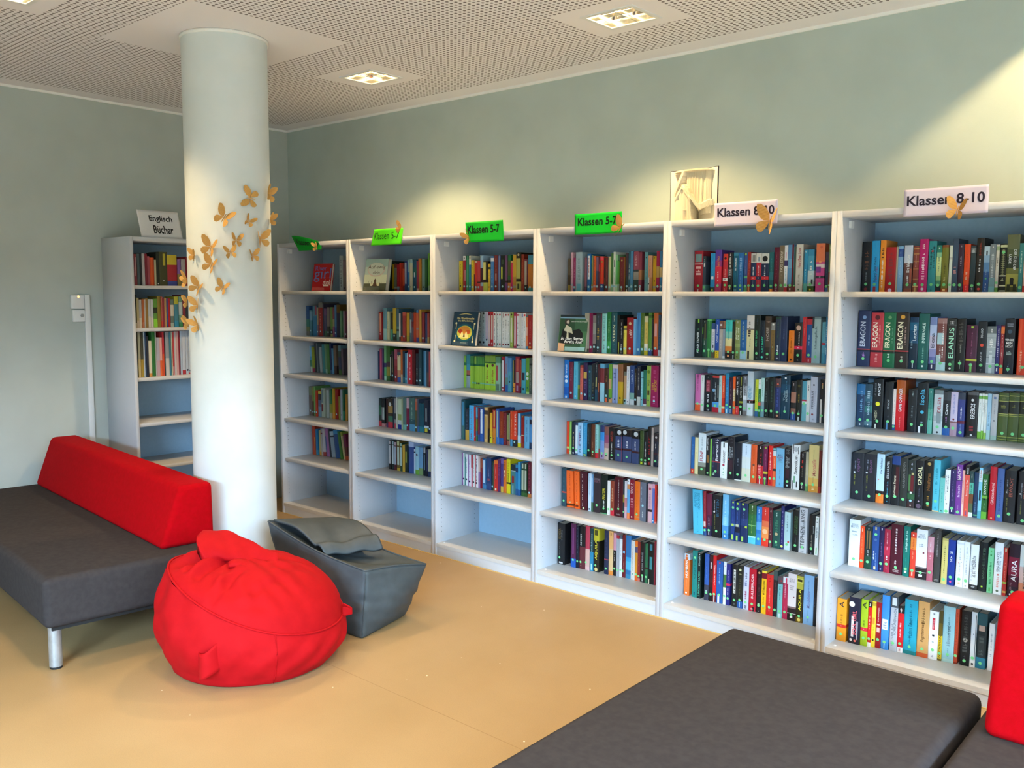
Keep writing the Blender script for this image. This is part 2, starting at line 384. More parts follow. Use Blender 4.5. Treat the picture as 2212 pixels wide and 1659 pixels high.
def sofa(label,loc,rot,length,depth,top,bottom,back=None,legs=()):
    """local x along the sofa, y towards its back"""
    t=thing('sofa',label,'sofa',loc,(0,0,rot),'dark brown seating modules')
    b=MB(); b.box(0,length,0,depth,bottom,top); bevel(weld(b.build('seat',M_dark,t)),.035,5)
    if back:
        x0,x1,y0,y1,ty0,ty1,h=back
        b=MB(); prism(b,[(y0,top-.004),(y1,top-.004),(ty1,top+h),(ty0,top+h)],x0,x1)
        bevel(weld(b.build('backrest',M_red,t)),.03,5)
    b=MB(); b.box(.04,length-.04,.04,depth-.04,bottom-.02,bottom+.001); b.build('underside',M_rubber,t)
    for x,y in legs: leg(t,x,y,bottom+.01)
    return t
a=math.radians(5.6)
# left sofa: its near end is at the right, it runs to the left wall
sL=2.36
P0=Vector((-2.655,-2.60,0)); ux=Vector((-math.cos(a),math.sin(a),0))
o=P0+ux*sL
sofa('dark sofa with a long red backrest along the left wall',o,-a,sL,.905,.462,.215,(.03,sL-.125,.60,.90,.715,.895,.325),((sL-.075,.06),(sL-.075,.83),(.08,.06),(.08,.83)))
sofa('backless dark seat in the right foreground, before the bookcases',(.005,-2.95,0),0,.945,1.995,.46,.215,None,((.07,.07),(.87,.07),(.07,1.92),(.87,1.92)))
sofa('dark sofa with red backrest cut by the right edge of the photo',(.975,-2.0,0),0,1.9,1.07,.46,.215,(.045,1.87,.715,1.03,.835,1.01,.395),((.07,.07),(1.83,.07),(.07,1.0),(1.83,1.0)))

# ------------------------------------------------------------------ bean bags
AX=Vector((-.845,.535,0)); BX=Vector((.535,.845,0))      # away from, and across, the line of sight
rb=thing('bean_bag','big round bright red bean bag on the floor','bean bag',(-2.12,-1.84,0))
def smooth(x): x=min(max(x,0),1); return x*x*(3-2*x)
def lft(p): return max(0,-math.cos(p-.35))**1.5
def seam_z(p): return .335-.125*math.cos(p)+.05*math.sin(p)+.035*lft(p)
def seam_r(p): return .437+.012*math.sin(2*p+.6)-.075*lft(p)
APEX=(-.06,.04,.505)
def rbag_side(p,v):
    # v 0 floor .. 1 seam
    zs=seam_z(p); z=zs*v
    k=math.sin(PI*min(v*.95+.03,1))
    r=.345+(seam_r(p)-.345)*v**(.55+1.4*lft(p))+(.045+.05*lft(p))*k+lft(p)*.014*math.sin(p*13+v*5)*smooth((v-.45)/.4)*(1-v*.6)
    r+=.006*math.sin(p*9+v*7)*k*(1-v)+.005*math.sin(p*17-v*11)*v*(1-v)*4
    if v<.08: z*=.6
    return (r*math.cos(p),r*math.sin(p)*.95,max(z,.002))
def rbag_top(p,s):
    zs=seam_z(p); r0=seam_r(p); x0,y0=r0*math.cos(p),r0*.95*math.sin(p)
    x=x0+(APEX[0]-x0)*s; y=y0+(APEX[1]-y0)*s
    z=zs+(APEX[2]-zs)*math.sqrt(max(0,1-(1-s)**2))+.05*math.sin(PI*s)*(.35+.65*max(0,-math.sin(p)))*.6
    f=smooth(s/.35)*smooth((1-s)/.25+.15)
    # creases that run from the gathered top down the left side, and short pulls above the front seam
    wl=smooth((math.cos(p-2.75)-.1)/.8)
    z+=f*(.034*wl*math.sin(p*9+s*2.2)+.004*math.sin(p*15+3*s))
    g=smooth((math.cos(p+1.75)-.35)/.5)*math.exp(-((s-.22)/.16)**2)
    z-=g*.012*(.5+.5*math.sin(p*21+s*9)); 
    d=(math.cos(p+1.95)-.93)/.07
    if d>0: z-=.018*d*math.exp(-((s-.55)/.25)**2)
    for (xa,ya,xb,yb,dp,wd) in CREASE:
        ex,ey=xb-xa,yb-ya; L_=ex*ex+ey*ey; q=min(1,max(0,((x-xa)*ex+(y-ya)*ey)/L_)); dd=math.hypot(x-xa-q*ex,y-ya-q*ey)
        side=((x-xa)*ey-(y-ya)*ex)/math.sqrt(L_)
        z+=(-dp*math.exp(-(dd/wd)**2)+dp*.6*math.exp(-((side+wd*1.8)**2+(dd*dd-side*side))/(wd*wd*1.6)))*math.sin(PI*min(1,q*.9+.1))**.3
    return (x,y,z)
CREASE=[(-.17,-.32,-.02,-.15,.020,.018),(-.08,-.365,.08,-.34,.012,.014),(.02,-.30,.15,-.20,.010,.016),(-.28,-.10,-.17,.02,.030,.022),(-.24,-.16,-.09,-.03,.024,.020),(.08,-.12,.26,-.06,.010,.02),(.12,.02,.30,.06,.012,.02)]
def loc2(v): return tuple(BX*v[0]+AX*v[1]+Vector((0,0,v[2])))
b=MB()
b.grid(lambda u,v:loc2(rbag_side(2*PI*u,v)),160,26,wrap=True)
b.grid(lambda u,v:loc2(rbag_top(2*PI*u,v*.985)),160,44,wrap=True)
b.poly([loc2(rbag_top(2*PI*i/160,.985)) for i in range(160)],sm=True); b.poly([loc2(rbag_side(-2*PI*i/160,0)) for i in range(160)])
o=weld(b.build('body',M_bagred,rb)); 
b=MB(); b.tube([loc2((seam_r(p)*1.008*math.cos(p),seam_r(p)*.958*math.sin(p),seam_z(p)+.003)) for p in [2*PI*i/120 for i in range(120)]],.0055,8,closed=True)
b.build('piping',M_bagred,rb)
b=MB()
def vseam(p): return [loc2((1.004*q[0],1.004*q[1],q[2])) for q in [rbag_side(p,v/14) for v in range(1,15)]]
b.tube(vseam(-1.33),.0022,6); b.tube(vseam(1.8),.0022,6); b.build('side_seam',M_bagred,rb)
# gathered cloth mouth folded over at the top
def loft(mb, path, nu, nv):
    mb.grid(lambda u,v:loc2(path(u,2*PI*v)),nu,nv)
    for e in (0,1): mb.poly([loc2(path(e,2*PI*i/nv)) for i in range(nv)][::(1 if e else -1)],sm=True)
def fold_main(u,t):
    x=-.245+.375*u; cz=.575-.075*u+.015*math.sin(u*5); ca=.0+.03*math.sin(u*4)
    M=.098*(1-.45*u**1.6)*(1 if u>.06 else .8+.2*u/.06); m=.040*(1-.25*u)
    c_,s_=math.cos(t),math.sin(t)
    c_=math.copysign(abs(c_)**.8,c_)
    wob=1+.10*math.sin(3*t+u*6)+.06*math.sin(u*22+t*2)
    dx=.05*c_*(1-u)            # the open end leans left at its upper side
    return (x-dx*0+.03*(1-u)*max(0,-c_), ca+(.80*c_*M+.60*s_*m)*wob, cz+(.60*c_*M-.80*s_*m)*wob*1.0+.0)
def fold_low(u,t):
    x=-.10+.27*u; cz=.512-.03*u-.05*u*u; ca=-.10+.05*u
    m=.030*math.sin(PI*(.12+.8*u))+.006
    return (x, ca+1.5*m*math.cos(t), cz+.8*m*math.sin(t)+.008*math.sin(u*12))
b=MB(); loft(b,fold_main,30,28); weld(b.build('gathered_flap',M_bagred,rb))
b=MB(); loft(b,fold_low,22,18); weld(b.build('cloth_fold',M_bagred,rb))
def hand_loop(p,zc,w,h,tilt):
    b=MB(); q=rbag_side(p,zc/seam_z(p)); n=Vector((math.cos(p),math.sin(p),0)); tg=Vector((-math.sin(p),math.cos(p),0))
    def fn(u,v,off):
        s=(u-.5)*w; out=.045*math.sin(PI*u)**.8*(1 if off==0 else .75)+(.003 if off==0 else .0)
        z=q[2]+(v-.5)*h+tilt*(u-.5)
        pt=Vector((q[0],q[1],0))+n*(out-.006)+tg*s
        return loc2((pt.x,pt.y,z-.02*(v)*math.sin(PI*u)))
    b.grid(lambda u,v:fn(u,v,0),16,8); b.grid(lambda u,v:fn(u,v,1),16,8,flip=True)
    b.grid(lambda u,v:fn(u,1,0) if v<.5 else fn(u,1,1),16,1); b.grid(lambda u,v:fn(u,0,0) if v<.5 else fn(u,0,1),16,1,flip=True)
    weld(b.build('hand_loop',M_bagred,rb))
hand_loop(-2.03,.155,.10,.135,.05)
hand_loop(-.13,.225,.05,.05,.0)

gb=thing('bean_bag','dark grey slouchy bean bag between the red bean bag and bookcases','bean bag',(0,0,0))
# corners: front, right, left(back near the column), far
G0={'f':(-1.90,-1.325,.0),'r':(-2.00,-.93,.0),'l':(-2.50,-1.36,.0),'b':(-2.56,-.98,.0)}
G1={'f':(-1.895,-1.30,.365),'r':(-1.86,-.885,.315),'l':(-2.60,-1.435,.545),'b':(-2.57,-.99,.455)}
def gpt(u,v,w):
    """u: front>left side, v: front>right, w: up"""
    def bil(G): 
        f,r,l,b_=[Vector(G[k]) for k in 'frlb']
        return f*(1-u)*(1-v)+r*(1-u)*v+l*u*(1-v)+b_*u*v
    p=bil(G0)*(1-w)+bil(G1)*w
    c=(bil(G0)+bil(G1))*.5
    su,sv=math.sin(PI*u),math.sin(PI*v); sw=math.sin(PI*min(w*1.1,1))
    out=Vector((0,0,0))
    e=lambda q:(abs(2*q-1))
    # bulge the sides outwards, sag the top between its seams
    if v==0: out+=Vector((.03,-.045,0))*su*sw
    if v==1: out+=Vector((0,.045,0))*su*sw
    if u==0: out+=Vector((.05,.012,0))*sv*sw
    if u==1: out+=Vector((-.03,0,0))*sv*sw
    wr=.006*math.sin(u*23+v*17+w*19)*sw+.007*math.sin(w*31+u*8+v*5)*sw*(1-w)
    if u==0 or u==1: out+=Vector((1 if u==0 else -1,0,0))*wr
    if v==0 or v==1: out+=Vector((0,-1 if v==0 else 1,0))*wr
    if w==1:
        out+=Vector((0,0,-1))*(.075*su*(.35+.65*sv)+.02*sv*su+.012*math.sin(u*14+v*9)*su*sv)
        out+=Vector((0,0,.02))*sv*(1-u)
    if 0<w<1 and v in(0,1): out+=Vector((0,0,-.075*.35*su*w*w))
    if w==1 and v in (0,1): pass
    return p+out
b=MB(); n=30
def gclamp(u,v,w): return gpt(u,v,w)
b.grid(lambda u,w:gpt(u,0,w),n,n,flip=True); b.grid(lambda u,w:gpt(u,1,w),n,n); b.grid(lambda v,w:gpt(0,v,w),n,n); b.grid(lambda v,w:gpt(1,v,w),n,n,flip=True)
b.grid(lambda u,v:gpt(u,v,1),n,n,flip=True); b.grid(lambda u,v:gpt(u,v,0),n,n)
o=weld(b.build('body',M_baggrey,gb))
bm=bmesh.new(); bm.from_mesh(o.data)
for _ in range(4): bmesh.ops.smooth_vert(bm,verts=[v for v in bm.verts if v.co.z<.28 or v.co.z>.0],factor=.5,use_axis_x=True,use_axis_y=True,use_axis_z=True)
for v in bm.verts: v.co.z=max(v.co.z,.002)
bm.to_mesh(o.data); bm.free()
from mathutils.kdtree import KDTree
kd=KDTree(len(o.data.vertices))
for i_,v_ in enumerate(o.data.vertices): kd.insert(v_.co,i_)
kd.balance()
snap=lambda p:kd.find(Vector(p))[0]
b=MB(); E_=[]
for i in range(31): E_.append(gpt(i/30,0,1))
for i in range(1,31): E_.append(gpt(1,i/30,1))
for i in range(1,31): E_.append(gpt(1-i/30,1,1))
for i in range(1,30): E_.append(gpt(0,1-i/30,1))
b.tube([snap(p)+Vector((.001,-.001,.002)) for p in E_],.005,8,closed=True); b.build('piping',M_baggrey,gb)
b=MB(); b.tube([snap(gpt(0,0,w/16))+Vector((.001,-.001,0)) for w in range(1,17)],.003,6); b.build('side_seam',M_baggrey,gb)
# loose cover cloth bunched at its back
def gflap(u,v):
    # u from left to right along the back, v from the back edge towards the front, with a curled front lip
    A=Vector((-2.57,-1.40,.545)); B=Vector((-2.54,-.98,.485))
    p=A.lerp(B,u); q=Vector((-2.20,-1.33,.40)).lerp(Vector((-2.10,-1.01,.39)),u)
    r=p.lerp(q,v)
    r.z+=.055*math.sin(PI*v)*(.4+.6*u)+.02*math.sin(u*5+v*3)*math.sin(PI*v)+.006*math.sin(u*13+v*6)*v
    if v>.8: r.z+=.028*math.sin((v-.8)/.2*PI)
    return r
b=MB(); th=Vector((.0,.0,-.012))
b.grid(lambda u,v:gflap(u,v),34,26); b.grid(lambda u,v:gflap(u,v)+th,34,26,flip=True)
for e in (0,1): b.grid(lambda u,v:gflap(u,e)+th*v,34,1,flip=(e==0)); b.grid(lambda u,v:gflap(e,u)+th*v,26,1,flip=(e==1))
weld(b.build('folded_flap',M_baggrey,gb))

# ------------------------------------------------------------------ wall control box with cable duct
cb=thing('control_box','white wall control box with a small orange light, left wall','control box',(LX,-1.375,1.684))
b=MB(); b.box(0,.028,-.06,.034,0,.1); bevel(b.build('upper_cover',M_white,cb),.006,3)
b=MB(); b.box(0,.024,-.05,.036,-.096,-.008); bevel(b.build('lower_cover',M_white,cb),.006,3)
b=MB(); b.grid(lambda u,v:(.026+.006*v,-.01+.009*math.cos(2*PI*u)*(1-.5*v),.088+.009*math.sin(2*PI*u)*(1-.5*v)),12,3,wrap=True); b.disc((.032,-.01,.088),.0045,'x',12); b.build('indicator_light',M_led,cb)
b=MB(); b.grid(lambda u,v:(.022+.01*v,.012+.012*math.cos(2*PI*u),-.048+.012*math.sin(2*PI*u)),16,1,wrap=True); b.disc((.032,.012,-.048),.012,'x',16); b.box(.032,.0325,.008,.011,-.052,-.044); b.build('key_switch',M_steel,cb)
b=MB(); b.box(LX,LX+.022,-1.338,-1.30,.0,1.784); tag(bevel(b.build('cable_duct',M_white),.003,2),'white vertical cable duct below the wall control box','cable duct')

# ------------------------------------------------------------------ paper butterflies
def wing_pts(s):
    """fore and hind wing outlines of one side, x outwards"""
    fore=[(.004,.004),(.010,.026),(.026,.044),(.044,.052),(.054,.048),(.053,.036),(.046,.020),(.036,.008),(.022,.001)]
    hind=[(.004,.002),(.022,-.001),(.036,-.006),(.042,-.016),(.039,-.029),(.030,-.038),(.020,-.036),(.010,-.020)]
    return [[(s*x,y) for x,y in fore],[(s*x,y) for x,y in hind]]
_bf={}
def wing_mesh(s,fold):
    k=(s,fold)
    if k not in _bf:
        b=MB()
        for P in wing_pts(s):
            def up(x,y,e):
                r=abs(x); zz=r*math.sin(fold)*(1+.25*r/.05); xx=s*r*math.cos(fold)
                return (xx,y,zz+e)
            cx=sum(p[0] for p in P)/len(P); cy=sum(p[1] for p in P)/len(P)
            top=[up(x,y,.0006) for x,y in P]; bot=[up(x,y,-.0002) for x,y in P]; n=len(P)
            for i in range(n):
                j=(i+1)%n
                b.poly([up(cx,cy,.0022),top[i],top[j]]); b.poly([up(cx,cy,.0014),bot[j],bot[i]]); b.poly([top[j],top[i],bot[i],bot[j]])
        o=b.build('wing',M_wing,link=False); _bf[k]=o.data
    return _bf[k]
_bb=[]
def body_mesh():
    if not _bb:
        b=MB(); b.tube([(0,-.026,.001),(0,-.012,.003),(0,.006,.0035),(0,.02,.002)],[.0008,.0022,.0026,.001],6); _bb.append(b.build('body',M_wing,link=False).data)
    return _bb[0]
def butterfly(label,p,n,roll,folds,size,group):
    n=Vector(n).normalized(); up=Vector((0,0,1)); rt=up.cross(n).normalized(); u=n.cross(rt)
    r_=rt*math.cos(roll)+u*math.sin(roll); u_=-rt*math.sin(roll)+u*math.cos(roll)
    t=thing('paper_butterfly',label,'paper butterfly',group=group)
    t.matrix_world=Matrix(((r_.x*size,u_.x*size,n.x*size,p[0]),(r_.y*size,u_.y*size,n.y*size,p[1]),(r_.z*size,u_.z*size,n.z*size,p[2]),(0,0,0,1)))
    for s,f in zip((-1,1),folds):
        w=bpy.data.objects.new('wing',wing_mesh(s,f)); w.parent=t; COL.objects.link(w)
    d=bpy.data.objects.new('body',body_mesh()); d.parent=t; COL.objects.link(d)
    return t
BF=[(-0.027, 2.321, 1.35, 0.15, 0.2, 1.1, 'flat tan paper butterfly high on the column, left of the topmost one'),
    (0.585, 2.355, -0.16, 0.57, 0.62, 1.01, 'topmost tan paper butterfly, at the right edge of the column'),
    (-0.651, 2.209, -0.57, 0.5, 0.69, 1.15, 'tan paper butterfly high up the lit left part of the column'),
    (-0.089, 2.192, -0.51, 0.5, 0.83, 0.7, 'small tan butterfly below the flat one high on the column'),
    (0.756, 2.217, -0.04, 0.57, 0.8, 0.78, 'second butterfly down at the right edge of the column'),
    (-0.396, 2.086, -0.1, 0.75, 0.69, 0.81, 'small tan butterfly in the middle of the column'),
    (0.229, 2.098, 0.15, 0.55, 0.75, 1.06, 'wide tan butterfly right of the column middle'),
    (-0.968, 2.047, -0.33, 0.48, 0.72, 1.15, 'tan butterfly with spread wings left of the column middle'),
    (-1.456, 2.006, -0.15, 0.52, 0.8, 0.75, 'tan butterfly nearest the column left edge, above the stray cluster'),
    (-0.527, 2.021, 0.15, 0.59, 0.51, 0.78, 'small tan butterfly under the middle of the swarm'),
    (-0.001, 2.007, 0.17, 0.64, 0.79, 0.76, 'lowest small butterfly on the shaded right part of the column'),
    (-0.968, 1.952, -0.44, 0.53, 0.78, 1.04, 'tan butterfly just below the spread one, left of column middle'),
    (-2.075, 1.871, 0.52, 0.74, 0.58, 0.89, 'topmost butterfly sticking out past the left edge of the column'),
    (-1.343, 1.832, -0.65, 0.76, 0.54, 1.05, 'tan butterfly right of the topmost left edge one'),
    (-0.723, 1.83, -0.43, 0.4, 0.79, 0.87, 'lone tan butterfly low in the middle of the column'),
    (-2.075, 1.749, 0.01, 0.69, 0.52, 0.78, 'second of three butterflies at the left edge of the column'),
    (-1.393, 1.73, -0.16, 0.62, 0.64, 0.99, 'tan butterfly right of the second left edge one'),
    (-1.95, 1.63, 0.22, 0.68, 0.76, 0.83, 'lowest butterfly at the left edge of the column'),
    (-1.396, 1.623, 0.29, 0.78, 0.84, 0.93, 'lowest tan butterfly on the column, right of the left edge one')]
for (ang,z,roll,f1,f2,size,label) in BF:
    n=(math.cos(ang),math.sin(ang),0); R_=COLR+.003
    butterfly(label,(COLX+R_*n[0],COLY+R_*n[1],z),n,roll,(f1,f2),size,'tan paper butterflies on the column')
for x,y,z,roll,f1,f2,size,label in [
    (-3.98,-.03,2.155,.1,.7,.7,.72,'tan paper butterfly on the dark green sign at the column'),
    (-3.03,-.03,2.252,-.5,.35,1.15,.85,'tan paper butterfly on top of the slanted lit green sign'),
    (-2.385,-.018,2.165,.35,.5,.9,.95,'tan paper butterfly at the left edge of a green sign'),
    (-1.215,-.016,2.172,-.75,.35,1.0,1.12,'tan paper butterfly at the right end of the largest green sign'),
    (-.325,-.018,2.163,-.25,.35,.85,1.5,'big tan paper butterfly on the lilac sign beside the folded-page book'),
    (.53,-.016,2.172,-.2,.7,.75,1.05,'tan paper butterfly on the rightmost lilac sign')]:
    butterfly(label,(x,y,z),(0,-1,0),roll,(f1,f2),size,'tan paper butterflies on the signs')

# ------------------------------------------------------------------ signs
def sign(label,loc,rot,w,h,color,lines,fn,tcol,m=None):
    """fn(s,t) maps the sheet (0..1, 0..1) to local x, y (towards the wall), z"""
    t=thing('sign',label,'sign',loc,(0,0,rot),'shelf signs on the bookcases')
    b=MB(); e=.0008
    b.grid(lambda u,v:fn(u,v),24,10); 
    b.grid(lambda u,v:(fn(u,v)[0],fn(u,v)[1]+e,fn(u,v)[2]),24,10,flip=True)
    for q in (0,1):
        b.grid(lambda u,v:(fn(u,q)[0],fn(u,q)[1]+e*v,fn(u,q)[2]),24,1,flip=(q==0)); b.grid(lambda u,v:(fn(q,u)[0],fn(q,u)[1]+e*v,fn(q,u)[2]),10,1,flip=(q==1))
    weld(b.build('sheet',mat('sign_paper_'+label.split()[0],color,.7,spec=.2),t))
    for (s,u0,u1,v0,v1,bold) in lines:
        b=MB(); put_text(b,s,lambda a,c:(lambda q:(q[0],q[1]-.0012,q[2]))(fn(u0+(u1-u0)*a,v0+(v1-v0)*c)),hexc(tcol),0,bold)
        b.build('lettering',M_print,t)
    return t
def flat(w,h,lean=0,shear=0,curl=0,cx=.5):
    def fn(u,v): return (w*u+shear*v*1.0, lean*v+curl*(v**2)*abs(u-cx)*2, h*v)
    return fn
def wavy(w,h,shear,amp,drop):
    def fn(u,v): return (w*u+shear*v*(1-u*.75), -.002-amp*v*math.sin(PI*u*1.1+.2), h*v-drop*v*u*u)
    return fn
GRN='12c030'; GRN_LIT='5ce820'; LIL='d9d0e4'  # the second is sign green with the light on it put into the colour
sign('dark green Klassen 5-7 sign on the bookcase nearest the column',(-4.245,-.004,2.135),0,.29,.115,'0f9a2c',[('Klassen 5-7',.12,.93,.36,.78,.018)],wavy(.29,.118,-.085,.035,.06),'10180f')
sign('lit green Klassen 5-7 sign with a slanted left edge on the bookcase',(-3.375,-.006,2.147),0,.33,.105,GRN_LIT,[('Klassen 5-7',.07,.9,.36,.78,0.0)],wavy(.325,.112,.045,.02,.0),'183010')
sign('green Klassen 5-7 sign with a butterfly on its left edge',(-2.425,-.006,2.137),0,.325,.125,GRN,[('Klassen 5-7',.05,.9,.42,.82,.022)],flat(.325,.128,0,0,-.008),'0c2010')
sign('bright green Klassen 5-7 sign, the largest of the green ones',(-1.545,-.006,2.15),0,.33,.118,GRN,[('Klassen 5-7',.07,.9,.42,.8,.022)],flat(.33,.118,0,.004,-.006),'0c2010')
sign('lilac Klassen 8-10 sign beside the folded-page book',(-.64,-.006,2.157),0,.345,.115,LIL,[('Klassen 8-10',.05,.95,.4,.78,.022)],flat(.345,.117,0,.002,-.008),'241c30')
sign('lilac Klassen 8-10 sign, the one furthest right',(.302,-.006,2.157),0,.345,.115,LIL,[('Klassen 8-10',.04,.96,.38,.76,.022)],flat(.345,.118,0,0,-.004),'241c30')
sign('white Englisch Bücher sign on the bookcase by the left wall',(-4.62,-1.085,2.201),PI/2,.32,.2,'e4e4e6',[('Englisch',.26,.82,.55,.82,.022),('Bücher',.32,.8,.16,.46,.022)],flat(.318,.2,.07,0,0),'16181c')

# ------------------------------------------------------------------ book with pages folded into a relief
fb=thing('folded_book','open book with its pages folded into a relief, standing on a bookcase','book',(-.825,.13,BH))
PW,PH=.163,.28; AL,AR=math.radians(208),math.radians(-17)     # directions of the covers seen from above (from +x)
AL=math.radians(188); AR=math.radians(-22)
def dirv(a): return Vector((math.cos(a),math.sin(a),0))
spine=Vector((0,.02,0))
b=MB()
for ang in (AL,AR):
    d=dirv(ang); nn=Vector((-d.y,d.x,0))*.0022
    A=spine; B=spine+d*PW
    P=[A-nn,B-nn,B+nn,A+nn]
    lo=[(p.x,p.y,0) for p in P]; hi=[(p.x,p.y,PH) for p in P]
    b.poly(lo[::-1]); b.poly(hi)
    for i in range(4): b.poly([lo[i],lo[(i+1)%4],hi[(i+1)%4],hi[i]])
b.build('cover',mat('dark_purple_cover','2a1826',.5),fb)
def sm(x): x=min(max(x,0),1); return x*x*(3-2*x)
def relief(t,z):
    """how far the folded page edges reach, t 0..1 from the left to the right cover, z 0..1 upwards"""
    if z>.955: return .90
    gab=.70-abs(t-.36)*1.25                       # gabled house front left of the middle
    body=.62 if z<.16 else .62-(z-.16)*.12
    inside=z<gab and abs(t-.36)<(.25-.10*z+.06*max(0,.2-z))
    r=.62+.03*math.sin(z*26)
    # sweeping band that falls from the gable to the right cover
    band=.66-.42*sm((t-.34)/.5)+.10*sm((t-.75)/.25)
    if abs(z-band)<.06 and t>.3: r=.93
    bl=.42+1.5*t
    if t<.36 and abs(z-bl)<.06: r=.93
    if z>band+.06 and t>.36: r=.70+.02*math.sin(t*70)
    if t>.52 and z<band-.06: r=.22+.2*abs(t-.75)
    if t<.14 and z<.5: r=.70
    if inside: r=1.0 if z>gab-.07 else .93-.10*math.sin(t*60)*.3
    if abs(t-.42)<.05 and z<.19: r=.80
    if t>.9 and z>.12 : r=max(r,.78)
    return r
b=MB(); NT,NZ=150,64
def pg(u,v):
    ang=AL+(2*PI+AR-AL)*(.03+.94*u); k=int(round(u*NT))
    env=.66+.34*abs(2*u-1)**1.6
    r=(PW-.010)*env*relief(u,v)-(.0022 if k%2 else 0)
    d=dirv(ang); return (spine.x+d.x*r,spine.y+d.y*r,.004+v*(PH-.012))
b.grid(pg,NT,NZ,sm=False)
for e in (0,1):
    P=[pg(i/NT,e) for i in range(NT+1)]+[(spine.x,spine.y,pg(0,e)[2])]
    b.poly(P if e else P[::-1])
b.build('folded_pages',mat('cream_page_paper','e4d9bc',.9,spec=.1),fb)
for ang in (AL,AR):
    d=dirv(ang); s=1 if ang==AR else -1
    nn=Vector((d.y,-d.x,0))*.0032*s
    if nn.y>0: nn=-nn
    b=MB(); A=spine+nn; B=spine+d*(PW-.004)+nn
    b.poly([(A.x,A.y,.003),(B.x,B.y,.003),(B.x,B.y,PH-.003),(A.x,A.y,PH-.003)]); b.poly([(A.x,A.y-.0004,PH-.003),(B.x,B.y-.0004,PH-.003),(B.x,B.y-.0004,.003),(A.x,A.y-.0004,.003)]); b.build('endpaper',mat('endpaper','e8dfc6',.9),fb)

